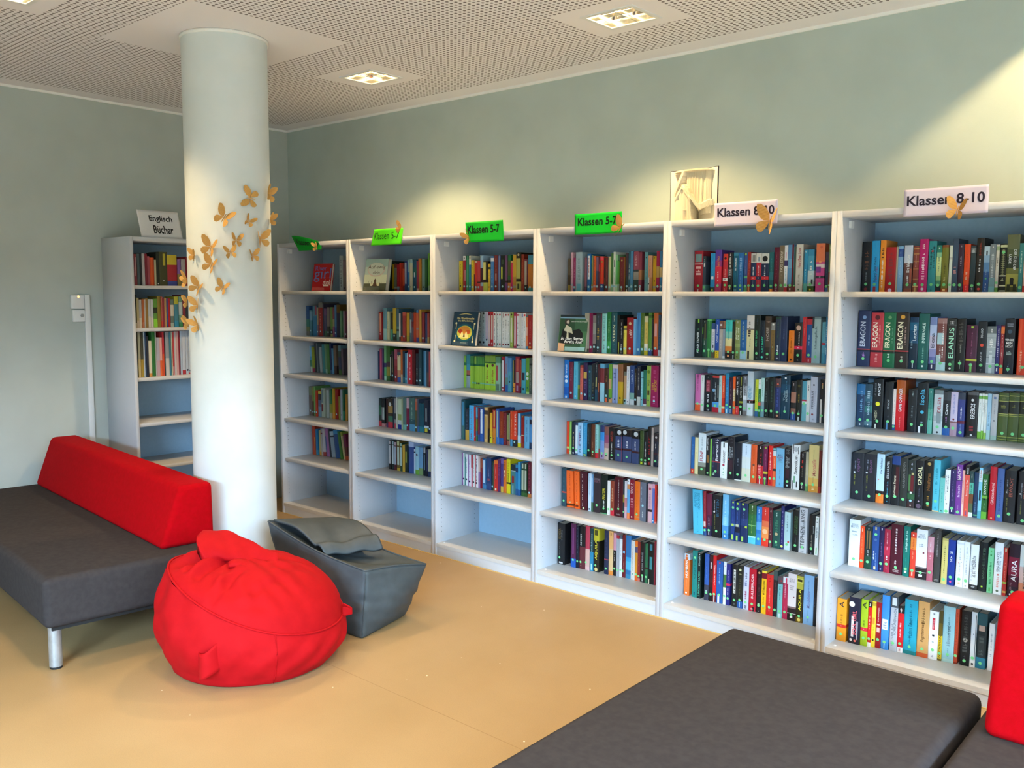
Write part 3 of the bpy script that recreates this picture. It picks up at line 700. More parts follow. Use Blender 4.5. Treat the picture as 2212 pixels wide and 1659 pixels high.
# ------------------------------------------------------------------ books
# R unit row, then one book a line: * thing / - far one, x and width in half mm, height and setback in mm, spine colour and marks
TABLE='''R 6 1
*60 91 246 260 1a1d24 ~.45-.88=6b4436*.4 ~.2-.4=8a8f98*.1 o.16 d.06=7a2a34
*152 74 249 260 2a9fd8 T:Richard_David_Precht:.2:.68:123a63:.3 ~.2-.5=7a5a9a*.2@.75 r.0-.11=a8343c*.35 o.15
*234 52 250 260 f5962a ~.66-.85=5a2a10*.4 ~.25-.62=fff*.3 ~.08-.22=fdb*.3
*289 95 216 260 b3191f ~.3-.9=8a3338*.4 d.04=ece*.4 o.19
-387 15 217 260 b9ac98
*403 46 219 260 84b2d8 b.77-.94=2a4f96 ~.8-.9=9bc*.2 ~.3-.7=a8c8e4*.2
*460 75 222 260 6b4742 b.62-1=c9d2e4 b.0-.08=8a4a3a r.2-.5=a8523c*.25@.85 T:Bird_Island_Line:.42:.8:f4f4f4:.36 ~.2-.36=ddd*.2 o.16
*543 50 217 260 8a4232 b.93-.95=d0a060 b.82-.84=c08a50 b.66-.67=c08a50 b.5-.51=c08a50 b.28-.29=c08a50 b.12-.14=e8c080 ~.55-.8=c99*.2 r.01-.1=c89a58*.3 o.17
*596 77 249 260 c01a6c ~.35-.92=f6dfe6*.3 ~.2-.33=f0a0c0*.4 o.14 d.06=f6e8ee*.35
*680 67 239 260 2f8f95 ~.45-.85=0d4650*.25@.35 ~.48-.92=0d4650*.25@.7 d.8=b83a40*.3 ~.03-.1=17606a*.2 o.15
*752 42 217 260 6fb090 b.0-.03=b33 b.03-.15=16282e b.15-.25=4d8f70 b.25-.35=a0cc88 b.35-.75=cfe098 b.75-.85=8ac094 b.85-1=2c806c ~.45-.75=6a8a70*.3 ~.92-.97=eee*.3 o.15
*797 58 218 260 7c7a2c b.0-.085=a44a18 b.95-1=8a4a20 r.02-.07=f0c080*.4 ~.15-.33=b8ac66*.3 ~.4-.62=4e4c1c*.3 o.16
-863 26 215 260 e3e8d8 b.7-.75=c8c8c0 o.16
*891 47 245 260 3d4f68 ~.35-.5=c89090*.5 ~.55-.8=2f6a80*.15 o.14
*939 47 221 260 3a2438 ~.55-.75=b8b0c0*.25 ~.92-.97=ddd*.2 ~.05-.1=aaa*.2 o.15
*990 49 219 260 f4511e b.0-.16=e5242a ~.26-.42=ffd0b0*.3 ~.5-.8=e03818*.2 ~.05-.14=ff9a90*.2
*1044 43 212 260 2c3d44 b.84-.95=70757a ~.85-.94=b0b8bc*.5 ~.05-.1=eee*.35 o.14
*1091 62 245 260 2b2520 ~.65-.92=8a3020*.3 ~.38-.62=d8d8d8*.22 d.06=d85048*.4 o.15
*1155 46 207 260 4a78ae b.0-.45=2a5596 b.45-.65=5c8abc b.65-.8=8fb2d4 b.8-1=bcd2e2 r.8-.9=223348*.25 ~.35-.5=a0b8d0*.2 ~.04-.2=dde*.2 q.3=60c080*.3
*1203 48 216 260 7f8b92 b.0-.12=84c0c8 b.12-.3=80a4ac ~.3-.85=c4ccd0*.4 ~.92-.97=eee*.2
-1254 25 213 260 ddd6c8 b.0-.1=6aa048 ~.55-.75=6a6058*.4 b.88-.96=a0b488 o.2
*1286 53 217 260 1d1f16 b.92-.97=d8d8a8 zig.35-.88=8a8a62 b.33-.35=e8e8c8 b.12-.15=e0e0c0 b.02-.04=e0e0c0 ~.2-.3=b0b090*.4 o.82
*1340 98 255 260 6f7450 b.0-.1=5a5a30 b.1-.32=b2aa50 b.32-.42=7a7c40 b.42-.62=333b2c b.62-.75=56603e r.02-.14=3a3a20*.25@.25 r.02-.14=3a3a20*.25@.75 d.22=1e1c12*.35 r.12-.2=1e1c12*.3 D:DER_KUSS_DER:.38:.74:f0f4f4:.24:.68 D:LÜGE:.5:.66:f0f4f4:.24:.3
*1440 34 216 260 3f8f90 ~.4-.85=c8e0d8*.25 o.1
*1477 45 236 260 f0c0b0 b.0-.12=e03830 ~.3-.8=b87a70*.3
R 6 2
*61 122 275 245 2d3658 b.3-.315=c23a40 b.27-.3=1c2034 T:ERAGON:.36:.8:c8ccd8:.42:.4 d.88=7c9cc4*.3 ~.18-.26=b8c*.2 o.14
*189 117 266 245 c23a42 b.27-.31=3a1820 T:ERAGON:.36:.82:f4e4cc:.42:.35 ~.4-.78=e08a84*.14@.72 d.91=5a1a22*.4 ~.1-.25=f0a8a0*.2
*309 112 267 245 1f6b45 b.3-.315=c23a40 b.26-.3=10301f T:ERAGON:.36:.82:f4f0c8:.42:.35 ~.45-.72=6aa080*.12@.75 d.91=6a9a6a*.3 ~.18-.26=cdc*.2 o.13
*424 123 268 245 382e28 b.3-.32=c23a40 b.27-.3=1c1612 T:ERAGON:.35:.83:f8f0cc:.42:.35 ~.42-.75=a88a80*.12@.74 d.92=d8a040*.34 ~.16-.26=dcb*.2 o.13
*552 77 247 245 12283c b.5-.75=134a6c b.75-.9=1a5e80 b.9-1=16385a T:Leuchten:.55:.86:e8f4f8:.42:.6 ~.4-.55=7a9aaa*.2@.3 o.14 r.02-.13=c8d0d4*.12
*632 95 264 245 1d5f5a T:INFERNALE:.48:.84:d8f4ea:.28:.5 ~.2-.42=7ab0a4*.14 o.14 d.06=e8f4f0*.22
*732 62 249 245 9aa4cc b.0-.12=2a3050 b.12-.25=6a70a8 b.25-.4=9090c0 b.4-.65=c4bcd4 b.65-.85=b4c4e4 b.85-1=7a8cc0 T:Elena:.42:.7:26283c:.5 o.16 r.03-.1=f0f0f0*.2
*798 82 244 245 7a4a46 b.0-.16=bcdcdc b.9-1=a07a78 r.16-.3=a8c4c4*.5@.25 r.5-.72=a8c8d0*.7@.4 ~.25-.95=f0e8e4*.14@.65 ~.22-.5=f0e8e4*.14@.4 o.14
*883 80 243 245 2b2c2a T:ELANUS:.25:.83:a8e4c4:.56:.52 b.88-.885=c8c8c8 ~.9-.96=c8c8c8*.5 r.0-.2=3f6a4c*.3@.8 o.13 d.05=f0f0f0*.25
*967 80 243 245 1a1817 ~.5-.95=4c4844*.5 ~.36-.5=8a8a80*.15 r.05-.22=98a090*.06 o.16
*1054 92 215 245 4c1c38 b.24-.28=c8c840 q.96=9cc040*.22 r.0-.16=7ac060*.2 ~.32-.85=8a5070*.1 o.16
*1148 74 233 245 1e2128 T:IMAGO:.68:.86:c8ccd4:.26:.45 d.54=e8503c*.4 T:ARTDI:.22:.4:c8ccd4:.2:.45 ~.02-.08=666*.2 o.15
*1225 74 212 245 a8b4bc b.2-.215=e0e8ec b.33-.345=78848c b.55-.565=e0e8ec b.75-.765=88949c b.85-1=6a7478 r.0-.4=d8e0e4*.35 ~.45-.8=f0f4f6*.35 ~.84-.95=f0f0f0*.15 o.15
-1301 33 218 245 2e2a6a ~.35-.95=c8c0d8*.25 o.18 r.05-.12=fff*.3
-1337 28 216 245 9a3038 b.84-.97=f08040 b.0-.12=f07030 ~.35-.82=e8c8b8*.25 o.16
*1367 81 248 245 1b1e28 H:VERGISS:.62:f4f4f4:.85 H:MEIN:.56:f4f4f4:.6 H:NICHT:.5:f4f4f4:.7 ~.86-.92=8a90a0*.6 d.77=3c5068*.45 ~.35-.42=9aa*.5 ~.05-.18=9ac*.12 o.09
*1476 92 249 244 e64420 ~.05-.45=f8b090*.2@.3 r.0-1=f05a30*.2@.2 o.14
R 6 3
*60 80 216 270 1f3a58 ~.35-.85=6a94b4*.3@.6 b.75-1=2a6a98 b.0-.12=3c4c5c o.17 d.06=e8eef0*.2
*140 74 218 270 2c4a5a ~.3-.85=a8c0c8*.35@.5 b.6-.72=3c6474 b.35-.5=38706c b.05-.15=5a7a84 o.17 d.07=e8eef0*.2
*218 99 245 270 16181b T:NACHT:.67:.92:e8e8e8:.24:.6 ~.65-.92=6c7076*.18@.25 d.5=f0e030*.42 T:HEDI:.18:.36:b8b090:.24:.35 o.15 r.0-.09=e8e8d8*.12@.35
*330 80 233 270 1c2024 T:DIE_NACHT:.43:.64:b4bcc0:.25 ~.2-.34=667*.15 r.0-.14=5a8cb4*.2@.4 o.17
-413 26 202 270 eedcd0 b.0-.13=2c4a80 ~.25-.9=c8b4ac*.2 o.09
*440 83 247 270 d81f28 b.72-1=b8581c b.6-.72=d04420 T:GAME_CHANGER:.38:.84:f4eef0:.34 ~.05-.28=f08080*.15
*553 81 206 270 1d2023 ~.84-.96=9aa*.2 ~.34-.62=5c646a*.2 o.18
*637 96 239 270 1a2025 T:Isola:.57:.88:58b8dc:.44:.45 d.42=48b8dc*.34 ~.2-.3=9ab*.2 r.0-.13=f0f0f0*.2@.3 o.16
*738 40 217 270 3f8c80 b.0-.3=6ab8a4 b.3-.55=5aa490 ~.3-.8=2c6a60*.2 ~.9-.95=dee*.2
*788 80 212 270 c4ccce b.9-1=7c8688 b.3-.42=a8b2b4 r.25-.5=8a9698*.5@.6 T:DELETE:.5:.84:a83038:.36:.6 o.17 d.05=2c3034*.24
*872 62 206 270 1c2126 b.8-1=3a4046 b.0-.17=2a60a8 T:Camp:.47:.72:f0f4f4:.42:.55 ~.3-.42=b8c*.2 o.19
*936 61 207 270 d4c4dc b.3-.33=8a5a5a b.0-.3=b898a8 d.38=7a2c34*.3 ~.5-.95=a4a0cc*.3 o.18
*999 61 206 270 3a4488 b.3-.36=6a1c38 b.85-1=384050 ~.4-.68=e8ecf8*.22 ~.05-.3=8090c0*.2 o.1
*1077 93 214 270 1b191b T:EREBOS:.42:.75:f0f0f0:.4:.55 ~.15-.34=902c34*.4 d.82=d8d8d8*.26 b.93-1=5c5c5e d.06=e8e8e8*.2 b.0-.04=4c4848
-1175 27 209 270 eef2ec b.88-.95=78b858 b.0-.16=84c040 ~.5-.8=9aa*.2
-1204 19 210 270 f2f4ee b.88-.95=88c060 b.0-.18=8cc84c ~.5-.8=9aa*.2
-1226 21 209 270 eef2ec b.88-.95=78b858 b.0-.14=9ccc58 ~.5-.8=9aa*.2
-1249 32 212 270 a8d0e8 b.0-.2=b8dcd8 ~.3-.6=6a8cae*.3
*1284 50 210 270 c4c4c6 q.92=6c80a8*.4 q.42=5a5a64*.25 b.0-.1=a8c4b8 ~.55-.8=a0a0a4*.2
*1340 81 219 269 4b5a28 b.93-.945=b0b060 b.82-.835=b0b060 b.57-.82=22261c b.555-.57=b0b060 b.52-.53=a0a850 b.08-.095=a0a850 b.03-.04=a0a850 ~.68-.76=7a7a3c*.5 ~.85-.92=6a7040*.4 o.16
*1424 83 222 268 4b5a28 b.93-.945=b0b060 b.82-.835=b0b060 b.57-.82=22261c b.555-.57=b0b060 b.52-.53=a0a850 b.08-.095=a0a850 b.03-.04=a0a850 ~.68-.76=7a7a3c*.4 ~.85-.92=6a7040*.4 o.16
*1510 85 225 267 4b5a28 b.93-.945=b0b060 b.82-.835=b0b060 b.57-.82=22261c b.555-.57=b0b060 b.52-.53=a0a850 b.08-.095=a0a850 b.03-.04=a0a850 ~.68-.76=7a7a3c*.4 ~.85-.92=6a7040*.4 o.16
R 6 4
*64 120 237 236 232329 T:GEJAGT:.6:.88:7a5078:.24:.6 ~.66-.88=8c90a0*.1@.3 d.58=c8c8c8*.16@.25 ~.28-.55=7c7c30*.12@.28 o.16
*187 117 238 235 212128 T:GEJAGT:.6:.88:7a5078:.24:.6 ~.66-.88=8c90a0*.1@.3 d.6=c8c8c8*.16@.25 ~.22-.56=7c7c30*.12@.28 o.11
*310 74 244 235 c0dcec b.0-.18=f0802c b.18-.25=281414 T:Die_Nackten:.6:.92:34506c:.26:.6 d.48=d89080*.2@.3 o.17
*388 64 232 235 16191d T:SOUL_HUNTER:.55:.92:d8dce0:.36:.5 ~.05-.5=4a90a8*.2 d.4=8870a0*.2 o.17
*455 78 244 235 191a1e b.82-1=1f4080 r.2-.78=4a1a20*.4@.7 T:Andreas_Franz:.15:.6:e8dcc0:.26:.4 o.18
*536 68 238 235 2e302c T:ALABAMA_MOON:.38:.92:7c7c78:.34:.5 d.16=50573c*.4 o.15
*607 68 231 234 2a302c b.18-.3=2f5a38 r.35-.68=6a1c24*.4@.6 r.35-.7=4c7a48*.25@.25 q.72=c8b878*.3@.65 ~.8-.95=aab*.2 q.32=e8ece8*.28@.5 b.0-.17=3c2828 d.15=a8d8f0*.35 d.05=e8c0b0*.2
*677 75 234 234 17181c T:GNORL:.5:.88:f0e8b8:.5:.55 d.06=6a5668*.6 d.16=c8a8b8*.2 ~.25-.45=556*.15
*758 79 238 234 16140f d.94=b89858*.4 T:Nosferas:.4:.75:8a5a28:.4:.5 ~.05-.3=a07830*.25 o.14
*838 58 247 234 54bcd0 ~.35-.92=2c96ac*.4 ~.05-.1=2c96ac*.3 b.0-.02=e8c890 o.2
-900 41 166 233 70c4bc ~.3-.8=4aa49c*.25 q.05=2c6460*.3
*942 45 207 233 f2f2ee ~.5-.92=5a5e60*.25@.6 ~.3-.9=a0a4a8*.15@.3 q.22=3c3c40*.25 o.05
*988 49 211 233 33285c ~.3-.75=7c70a0*.2 ~.92-.97=ddd*.2 r.05-.12=eee*.2 o.13
*1038 53 238 233 7c3a98 b.68-.7=4c2068 T:NACHT:.7:.96:f0e0d8:.55 T:hinein:.36:.6:e8c8ec:.4 ~.06-.2=c0a0c8*.15 o.06
-1092 20 213 233 f0b0a4 b.0-.25=f8d0c0 ~.3-.8=d87868*.2
*1114 39 237 232 ea5a4c b.82-1=2a2220 T:Bommm:.84:.96:f0f0f0:.4 T:Brennen_in_Tau:.4:.72:f8d8cc:.34 ~.03-.1=5c4c90*.3 d.14=f0a040*.3
*1154 35 214 232 2a4a48 b.0-.1=e8ece8 b.1-.3=5a6848 b.3-.5=7a4c2c b.5-.75=5cb8a0 ~.5-.72=2c5c50*.3 ~.85-.95=ccc*.2
*1192 37 211 232 1d3a5c ~.1-.35=6a8cb0*.25 ~.5-.8=4c2c50*.2 b.04-.07=5aa070
-1231 30 236 232 88cfe8 r.35-.55=1c2c34*.5 b.72-.95=d8eef4 ~.75-.95=c87a60*.3 b.0-.15=5ab0c8
*1263 45 208 232 2d6a2c b.46-.52=78b848 T:EWIGE:.55:.88:f0f4ec:.42 b.0-.16=70b83c d.44=182410*.4 ~.22-.36=aca*.15
*1322 56 247 231 c91c2e dots=f4dcdc T:Glückschend:.3:.7:f8d8d4:.42 d.04=f0b070*.3
*1383 56 243 231 4d69a6 ~.2-.8=3c5690*.25 ~.08-.14=6acab0*.2 o.1
*1445 90 239 231 211e20 T:ERWACHT:.5:.86:a85848:.32:.58 ~.55-.85=8c9098*.1@.25 d.58=c8c8c8*.14@.2 ~.2-.48=7c7c40*.1@.28 o.17
*1554 96 239 231 232428 T:ERWACHT:.5:.86:a85848:.3:.6 ~.5-.8=8c9098*.1@.3 d.58=c8c8c8*.14@.2 ~.2-.46=7c7c40*.1@.3 o.08
R 6 5
*100 107 237 192 eef1f2 H:JOJO:.89:9aa4aa:.6 H:MOYES:.85:9aa4aa:.7 ~.67-.77=a8b0b4*.6 ~.05-.08=b4*.5 o.16
*208 43 210 193 f24a1c ~.88-.95=fdb*.25 ~.35-.8=f87848*.3 o.17
*256 68 214 193 1c2a28 r.48-.9=8c6c40*.14@.35 r.48-.9=8c6c40*.14@.7 b.0-.3=1c4434 ~.3-.45=ccc*.18 ~.93-.97=ddd*.15 o.17
*327 65 220 194 234a8c r.92-.99=b8a878*.25 d.7=4c6ca0*.4 ~.25-.45=e0e8f0*.2@.3 ~.05-.4=7c98c4*.15@.6 o.82 r.02-.09=f0d898*.3
*395 45 224 194 241c48 ~.35-.7=6c5c8c*.25 ~.92-.98=ddd*.25 ~.04-.08=aac*.4 o.18
*441 58 216 195 a8243f b.4-.6=c02c48 ~.5-.93=e8b0b8*.15 ~.3-.4=fff*.25 ~.03-.15=fcc*.2 o.2
*503 111 247 195 4d0f22 ~.1-.93=d8c8c8*.14@.45 ~.05-.1=b8a0a0*.5 o.14
*620 59 246 196 127468 ~.5-.92=b8e4d4*.3 ~.15-.4=2c9080*.2 q.09=f0f4f4*.35 o.15
*684 51 222 197 e0402c b.62-.88=f08838 T:Leichen:.64:.86:c84428:.4 d.94=f8e0d0*.25 ~.4-.58=f8a888*.2 r.04-.12=f8b0a0*.25 o.16
*737 98 242 197 eef0f2 b.0-.22=2a1d1e H:JOJO:.88:9aa0a8:.6 H:MOYES:.84:9aa0a8:.7 ~.66-.76=a8acb4*.5 q.54=7c1c30*.16@.7 b.22-.25=7a6c6e b.14-.15=d8d0d0 r.05-.1=e0d8d8*.35 o.14
*839 54 214 198 c46f7c b.0-.25=b86070 b.65-1=d498a0 ~.5-.9=e8ccd0*.18 o.2
*900 54 250 198 413d3a ~.5-.95=8c8884*.22 ~.03-.06=b0aca8*.6
*966 53 219 199 d9c878 ~.15-.85=8c8048*.2 b.95-1=c0b068 o.1
*1020 63 216 199 1c3890 H:M:.72:d8e0f4:.3 H:A:.62:d8e0f4:.3 H:S:.55:d8e0f4:.3 d.08=e05090*.32 o.18
*1094 62 219 200 f0f2f2 b.92-.96=d8dce0 d.52=d87070*.14@.35 d.54=888c94*.14@.7 ~.25-.85=b8c0c4*.15 d.08=f0c898*.35 o.17
*1159 47 219 200 eceef0 ~.3-.9=c0c8cc*.25 d.05=a8a0a4*.3 b.0-.12=f0e4e4 o.16
*1213 67 212 201 f0f2f3 b.0-.11=2c2a2c T:ES_IST_WIEDER_DA:.28:.76:26282a:.44 ~.03-.09=c8c8c8*.5 ~.2-.7=d0d4d8*.2@.2
*1284 68 229 202 15191a ~.2-.9=3f5444*.34@.6 T:WAHRHEIT:.25:.88:4a5c48:.3:.6 b.0-.03=242a28 q.1=b8e040*.22
*1359 46 210 202 7ccf98 ~.2-.7=3c8c5c*.35 q.84=3c8c4c*.3 r.04-.12=58b058*.3 q.93=58b058*.25
*1410 70 240 203 f0f3f4 T:REAL_LIFE_SUCKS:.44:.82:30343c:.26:.4 ~.42-.85=aab8c4*.2@.7 d.38=e08c80*.26 ~.14-.35=e8a49c*.3 d.07=5c7060*.32
-1484 31 221 203 b63028 b.25-.29=9cb848 b.06-.1=c8a050 ~.3-.7=d88870*.2 r.92-.99=c8c098*.4
*1525 85 245 204 2a1220 b.4-.75=7c1430 b.2-.4=4c1228 T:AURA:.3:.7:f4ecec:.5:.55 ~.14-.28=7c5c64*.2@.3 d.05=e8e8e8*.2@.3 o.1
*1614 83 246 204 d8b8b0 b.0-.3=e0906c b.6-1=d8dcd8 T:MEINE_WUNDERBARE_LIEBE:.2:.85:4c4444:.22 o.12
R 6 6
*61 92 217 125 f39a20 b.32-.395=d03018 T:A:.8:.94:1c1c2c:.5 ~.42-.65=b87818*.3 ~.35-.37=f0a0a0*.15 o.17
*176 112 235 131 1a1d33 b.0-.12=28242c d.85=e8e4d8*.5@.25 r.15-.6=d8ccc8*.22@.35 r.1-.5=a8a0a8*.14@.75 T:SOUL_GIRL:.2:.72:e8646c:.34:.5 d.08=e8d8d0*.24@.25 d.07=f0786c*.2@.6
*289 66 235 137 a3bf26 b.32-.395=d02838 T:A:.81:.95:24301c:.55 ~.42-.6=6c8018*.25 ~.35-.37=f0a0a0*.15 o.17
-356 30 227 143 d8221f b.0-.1=f4ecec b.88-1=2c1818 ~.4-.7=f8c0b8*.3 ~.91-.98=ccc*.4 o.18
*388 36 232 149 f5dc3c b.9-.98=d0a838 q.16=18181c*.45 r.5-.65=e8903c*.6 ~.2-.45=c8a020*.25
*425 47 231 154 9d1722 T:Das_Schweigen:.58:.88:e8c4c4:.3 r.35-.45=d8b0a8*.6 r.5-.53=e8b0b0*.6 o.19
*473 69 271 160 3d8fdc r.37-.56=e8f0f4*.72 ~.39-.42=6c84a8*.5 ~.44-.46=6c84a8*.5 ~.48-.52=6c84a8*.5 r.02-.15=c8e4f0*.1 o.14
*551 67 272 166 b9bcc2 b.8-1=4c5054 r.84-.98=d8dade*.6 T:SCHRUNDNACH:.3:.78:6c7078:.36:.65 ~.1-.5=8c9098*.3@.35 o.15
*619 52 232 172 d41e26 b.0-.11=f4eeee b.84-1=1c1a1a ~.85-.96=e8e0d8*.3 ~.3-.65=f8c0c0*.3 r.03-.08=d0a8a8*.3 o.19
*673 116 270 178 22a0ba b.0-.07=1f7f84 ~.55-.93=0f7288*.2@.5 T:Vaslavs_Reise:.3:.65:116a80:.34 ~.2-.35=0f7288*.15 o.14
*793 101 273 183 d3a061 b.0-.08=c8582c ~.6-.9=8c6434*.3@.5 T:Pagodenreise:.28:.62:6a4420:.36 o.15
*895 80 236 189 eef0f0 r.62-.86=c83040*.3@.5 ~.63-.85=eaa*.1 q.5=1c1c20*.24 ~.3-.38=9aa*.25 ~.05-.1=aab*.25 ~.92-.97=333*.2 o.2
*976 34 244 195 6a581c b.04-.5=d8b828 T:NACHTHAIN:.07:.5:6a5010:.5 b.75-1=4c4420 o.15
*1011 101 270 201 95c3cb ~.5-.9=5c9098*.16 T:Himmel_und:.3:.66:6c7c8c:.34 b.0-.06=a8ccc8 ~.1-.25=6c9ca4*.1 o.14
*1113 30 265 207 bd482c ~.15-.95=a0381f*.3 b.0-.03=8c3018 o.15
*1161 82 263 213 141516 ~.45-.95=3c3e3c*.4 d.47=9c9890*.5 ~.25-.42=484a48*.5 ~.08-.2=445*.3 o.09
*1245 46 264 218 d6dadc r.15-.95=484c50*.12@.85 b.0-.12=eceeee q.06=3c4044*.4 d.6=707880*.2 o.17
*1292 82 264 224 1f2b2e b.78-1=245058 r.68-.78=b89c8c*.6 b.0-.2=2c7c98 r.2-.6=30383a*.6 ~.25-.58=4a5654*.45 o.1
*1390 46 224 230 e8e8e8 ~.3-.8=b0b4b8*.3
R 5 1
*59 105 227 245 a82230 r.73-.92=7a9a98*.75 b.67-.69=e0d0c8 ~.41-.64=e8b8b4*.6 ~.01-.08=f4f0f0*.14 o.15
-167 37 197 245 3c4658 b.0-.2=68a8a0 r.7-.8=e8e8e8*.4 b.85-1=2c3440 ~.82-.92=8aa*.3 o.13
*260 53 212 245 2b93cc b.0-.12=28504c r.33-.4=e8f4f8*.5 d.05=c8d040*.4 ~.45-.8=4cb0dc*.2
*316 75 229 245 e02a44 b.75-1=5c3ca0 b.6-.75=a03478 b.0-.2=b43c6c T:Lena_Hach:.6:.85:f0a030:.4 ~.15-.5=f4c8c8*.2 o.15
*412 56 206 245 c22a36 b.28-.37=f0f0ec b.82-1=d83a2c d.88=401414*.5 ~.4-.6=e0a0a0*.2 q.33=889*.25 ~.03-.1=e0a8a8*.2 o.18
*472 54 213 245 2a2728 T:LEE_RAVEN:.6:.88:f0f0e8:.42 r.4-.58=686468*.9 ~.35-.58=d8d4d4*.25 ~.91-.97=ccc*.2 r.06-.12=d8c898*.3 o.15
*536 56 211 245 17607c T:MIR_FREMDEN:.54:.86:e8f4f8:.32 ~.2-.5=3c88a0*.12 b.92-1=3c88a4 ~.02-.06=8cc0d0*.6 o.15
*595 57 210 245 2a6fb4 ~.45-.88=88b8e0*.4 ~.2-.4=5c98cc*.15 d.06=c8e070*.35 o.16
-661 39 209 245 3a5494 q.96=88c048*.5 b.35-.41=5cb888 b.0-.14=4c9868 ~.45-.85=6478b0*.25 o.15
-703 36 212 245 9c2a26 ~.4-.8=c06c5c*.2 r.02-.13=c89858*.4 o.16
*740 59 205 245 20355e b.755-1=d4d2cf r.78-.95=8c8a88*.55@.6 b.32-.4=e03038 ~.42-.65=e8ecf0*.2 ~.15-.3=8c9cb8*.12 q.36=f8d0d0*.18 o.16
*802 55 206 245 b8283c b.755-1=d8d8d6 r.78-.9=8898a8*.4@.6 b.32-.4=2c3058 ~.42-.68=f0d0d4*.2 ~.15-.3=e08c98*.12 q.36=c8c8e0*.18 o.16
*860 83 203 245 1d2f52 b.74-1=d8d8d4 d.86=1c1e22*.72 b.32-.4=d8303a ~.42-.7=e8ecf0*.18 ~.12-.3=7c8cb0*.08 q.36=f8c8c8*.12 o.17
*951 48 208 245 1d5f68 b.0-.08=b04828 r.01-.07=f0a040*.5 ~.4-.9=3c848c*.2 b.3-.5=2c7480 o.15
*1003 54 233 245 641530 ~.3-.9=8c4c5c*.2 ~.03-.12=b090a0*.5 o.15
*1060 53 241 245 7a6c58 T:TAXI_STORY:.42:.88:d8d0c0:.5 ~.15-.38=9c9080*.15 o.14
-1116 35 241 245 e8eaf0 b.56-.68=3c3468 b.0-.1=b03038 r.72-.85=d878a0*.2 ~.25-.52=8cc0d8*.3 o.15
*1153 64 244 245 5c94c4 b.0-.16=6a3a34 r.16-1=6c1820*.3@.85 b.5-.7=74a8d0 r.04-.08=e8e0d8*.2 o.14
-1219 19 232 245 3c5c54 b.0-.14=7c3030 o.14
*1240 75 244 245 d4d2cb T:Heart_Beat_Love:.5:.92:9c2c40:.4 ~.15-.4=a8a49c*.25 d.05=4c7c58*.25
-1327 38 215 245 2b93c4 b.0-.2=5cb0a8 ~.92-.98=cee*.4 ~.2-.5=8cd0e0*.25 q.52=d8f0f4*.3
*1369 64 216 245 4fa4c8 b.0-.14=3c5c24 b.14-.26=b8ccd0 r.18-.3=1c2c38*.3@.75 b.26-.5=c8e0e8 b.85-1=3a90c0 ~.4-.75=e0f0f0*.5 d.06=f0d840*.3 o.18
*1453 90 245 245 d84f98 b.62-1=f0865c b.5-.58=f0e0e4 r.4-.52=8c44a0*.6@.3 b.28-.335=3a3444 d.62=f8a878*.3 d.92=e07058*.3@.6 ~.3-.32=ddd*.2 o.17
-1553 30 200 245 2a3550 b.0-.1=3c6cac b.8-1=504058 ~.4-.8=4c587c*.25 o.14
-1585 23 241 245 7c9468 b.1-.42=8c4c3c b.0-.1=98946c ~.9-.97=ded*.2 o.14
R 5 2
*58 92 213 270 16221f T:ADAM_FAWER:.1:.66:f0f4f0:.3:.45 d.73=3c6c4c*.25 r.9-1=88c040*.2 o.17
*154 54 209 270 16261f r.48-.9=6c5c30*.25@.6 r.62-.8=7cc030*.25@.05 b.0-.5=1d4a34 ~.33-.45=ccc*.15 ~.93-.98=ddd*.2 o.17
*211 52 214 270 2f7a3c ~.5-.95=5ca468*.2 r.0-.2=88c070*.3 b.95-1=6ab868 o.2
-268 40 193 270 d0d0d8 b.0-.18=5a5440 b.82-1=2c4c7c ~.3-.75=8c8898*.35 r.28-.36=3a3438*.4 o.19
*312 48 215 270 1f4da4 b.0-.19=f0c428 T:Unser_Himmel:.4:.86:e8ecf4:.34 ~.04-.16=a08010*.3 ~.92-.97=ddd*.15
-364 43 204 270 b0a69c b.8-1=7a5244 b.785-.8=181414 q.9=d0c8c4*.5 ~.2-.7=d0c8c0*.2
-409 25 205 270 8c98a4 b.8-1=9a6a50 b.785-.8=181414 ~.15-.7=b0bcc8*.25 b.0-.06=d8d8d8
*438 80 212 270 e8d8a4 b.0-.14=281c18 b.14-.2=8c4428 b.2-.32=e88838 b.32-.52=e8d898 b.52-.7=8cccb8 b.7-1=3cc0b8 ~.5-.95=2a9c98*.2 q.07=e8a070*.3 o.17
-521 31 203 270 26261c T:Nevermoor:.5:.95:3c4a34:.4 r.0-.1=ccc*.4 o.17
*554 60 212 270 848f52 T:ANYTHING:.5:.82:ecefd8:.28:.3 T:FOR_LOVE:.5:.8:ecefd8:.28:.7 ~.92-.98=dde*.15 b.3-.4=98a460 ~.02-.08=4c5428*.35 o.17
*616 72 214 270 24619c b.0-.22=a8cfdc T:RUHELOSER:.5:.86:a8b890:.3 ~.3-.45=90b8d8*.2 ~.9-.96=cde*.15 o.17
*691 85 239 270 dcd3a0 b.7-1=d8d4d0 b.68-.7=585050 ~.72-.88=3a3434*.25@.4 ~.52-.68=403030*.35@.4 ~.3-.48=6a6a40*.15 r.02-.2=3a3428*.25@.3
*777 71 241 270 1a2624 T:CRY_BABY:.3:.67:3cb87c:.28:.4 ~.8-.95=345*.2 o.15 ~.04-.1=677*.3
*851 49 214 270 18222f T:CRY_BABY:.2:.6:40d8a8:.42:.5 ~.75-.95=345*.2 d.08=58e0c0*.5
*903 66 236 270 4a3d33 b.0-.3=342e28 T:NOISE:.45:.75:b0a498:.46:.45 ~.85-.9=a08878*.7 o.15 d.05=b0a498*.25
-973 43 204 270 7a6238 b.8-1=8c8c88 d.95=eee*.5 ~.4-.7=4c3a20*.2 ~.05-.3=9a845c*.2 d.36=a8d0a0*.3
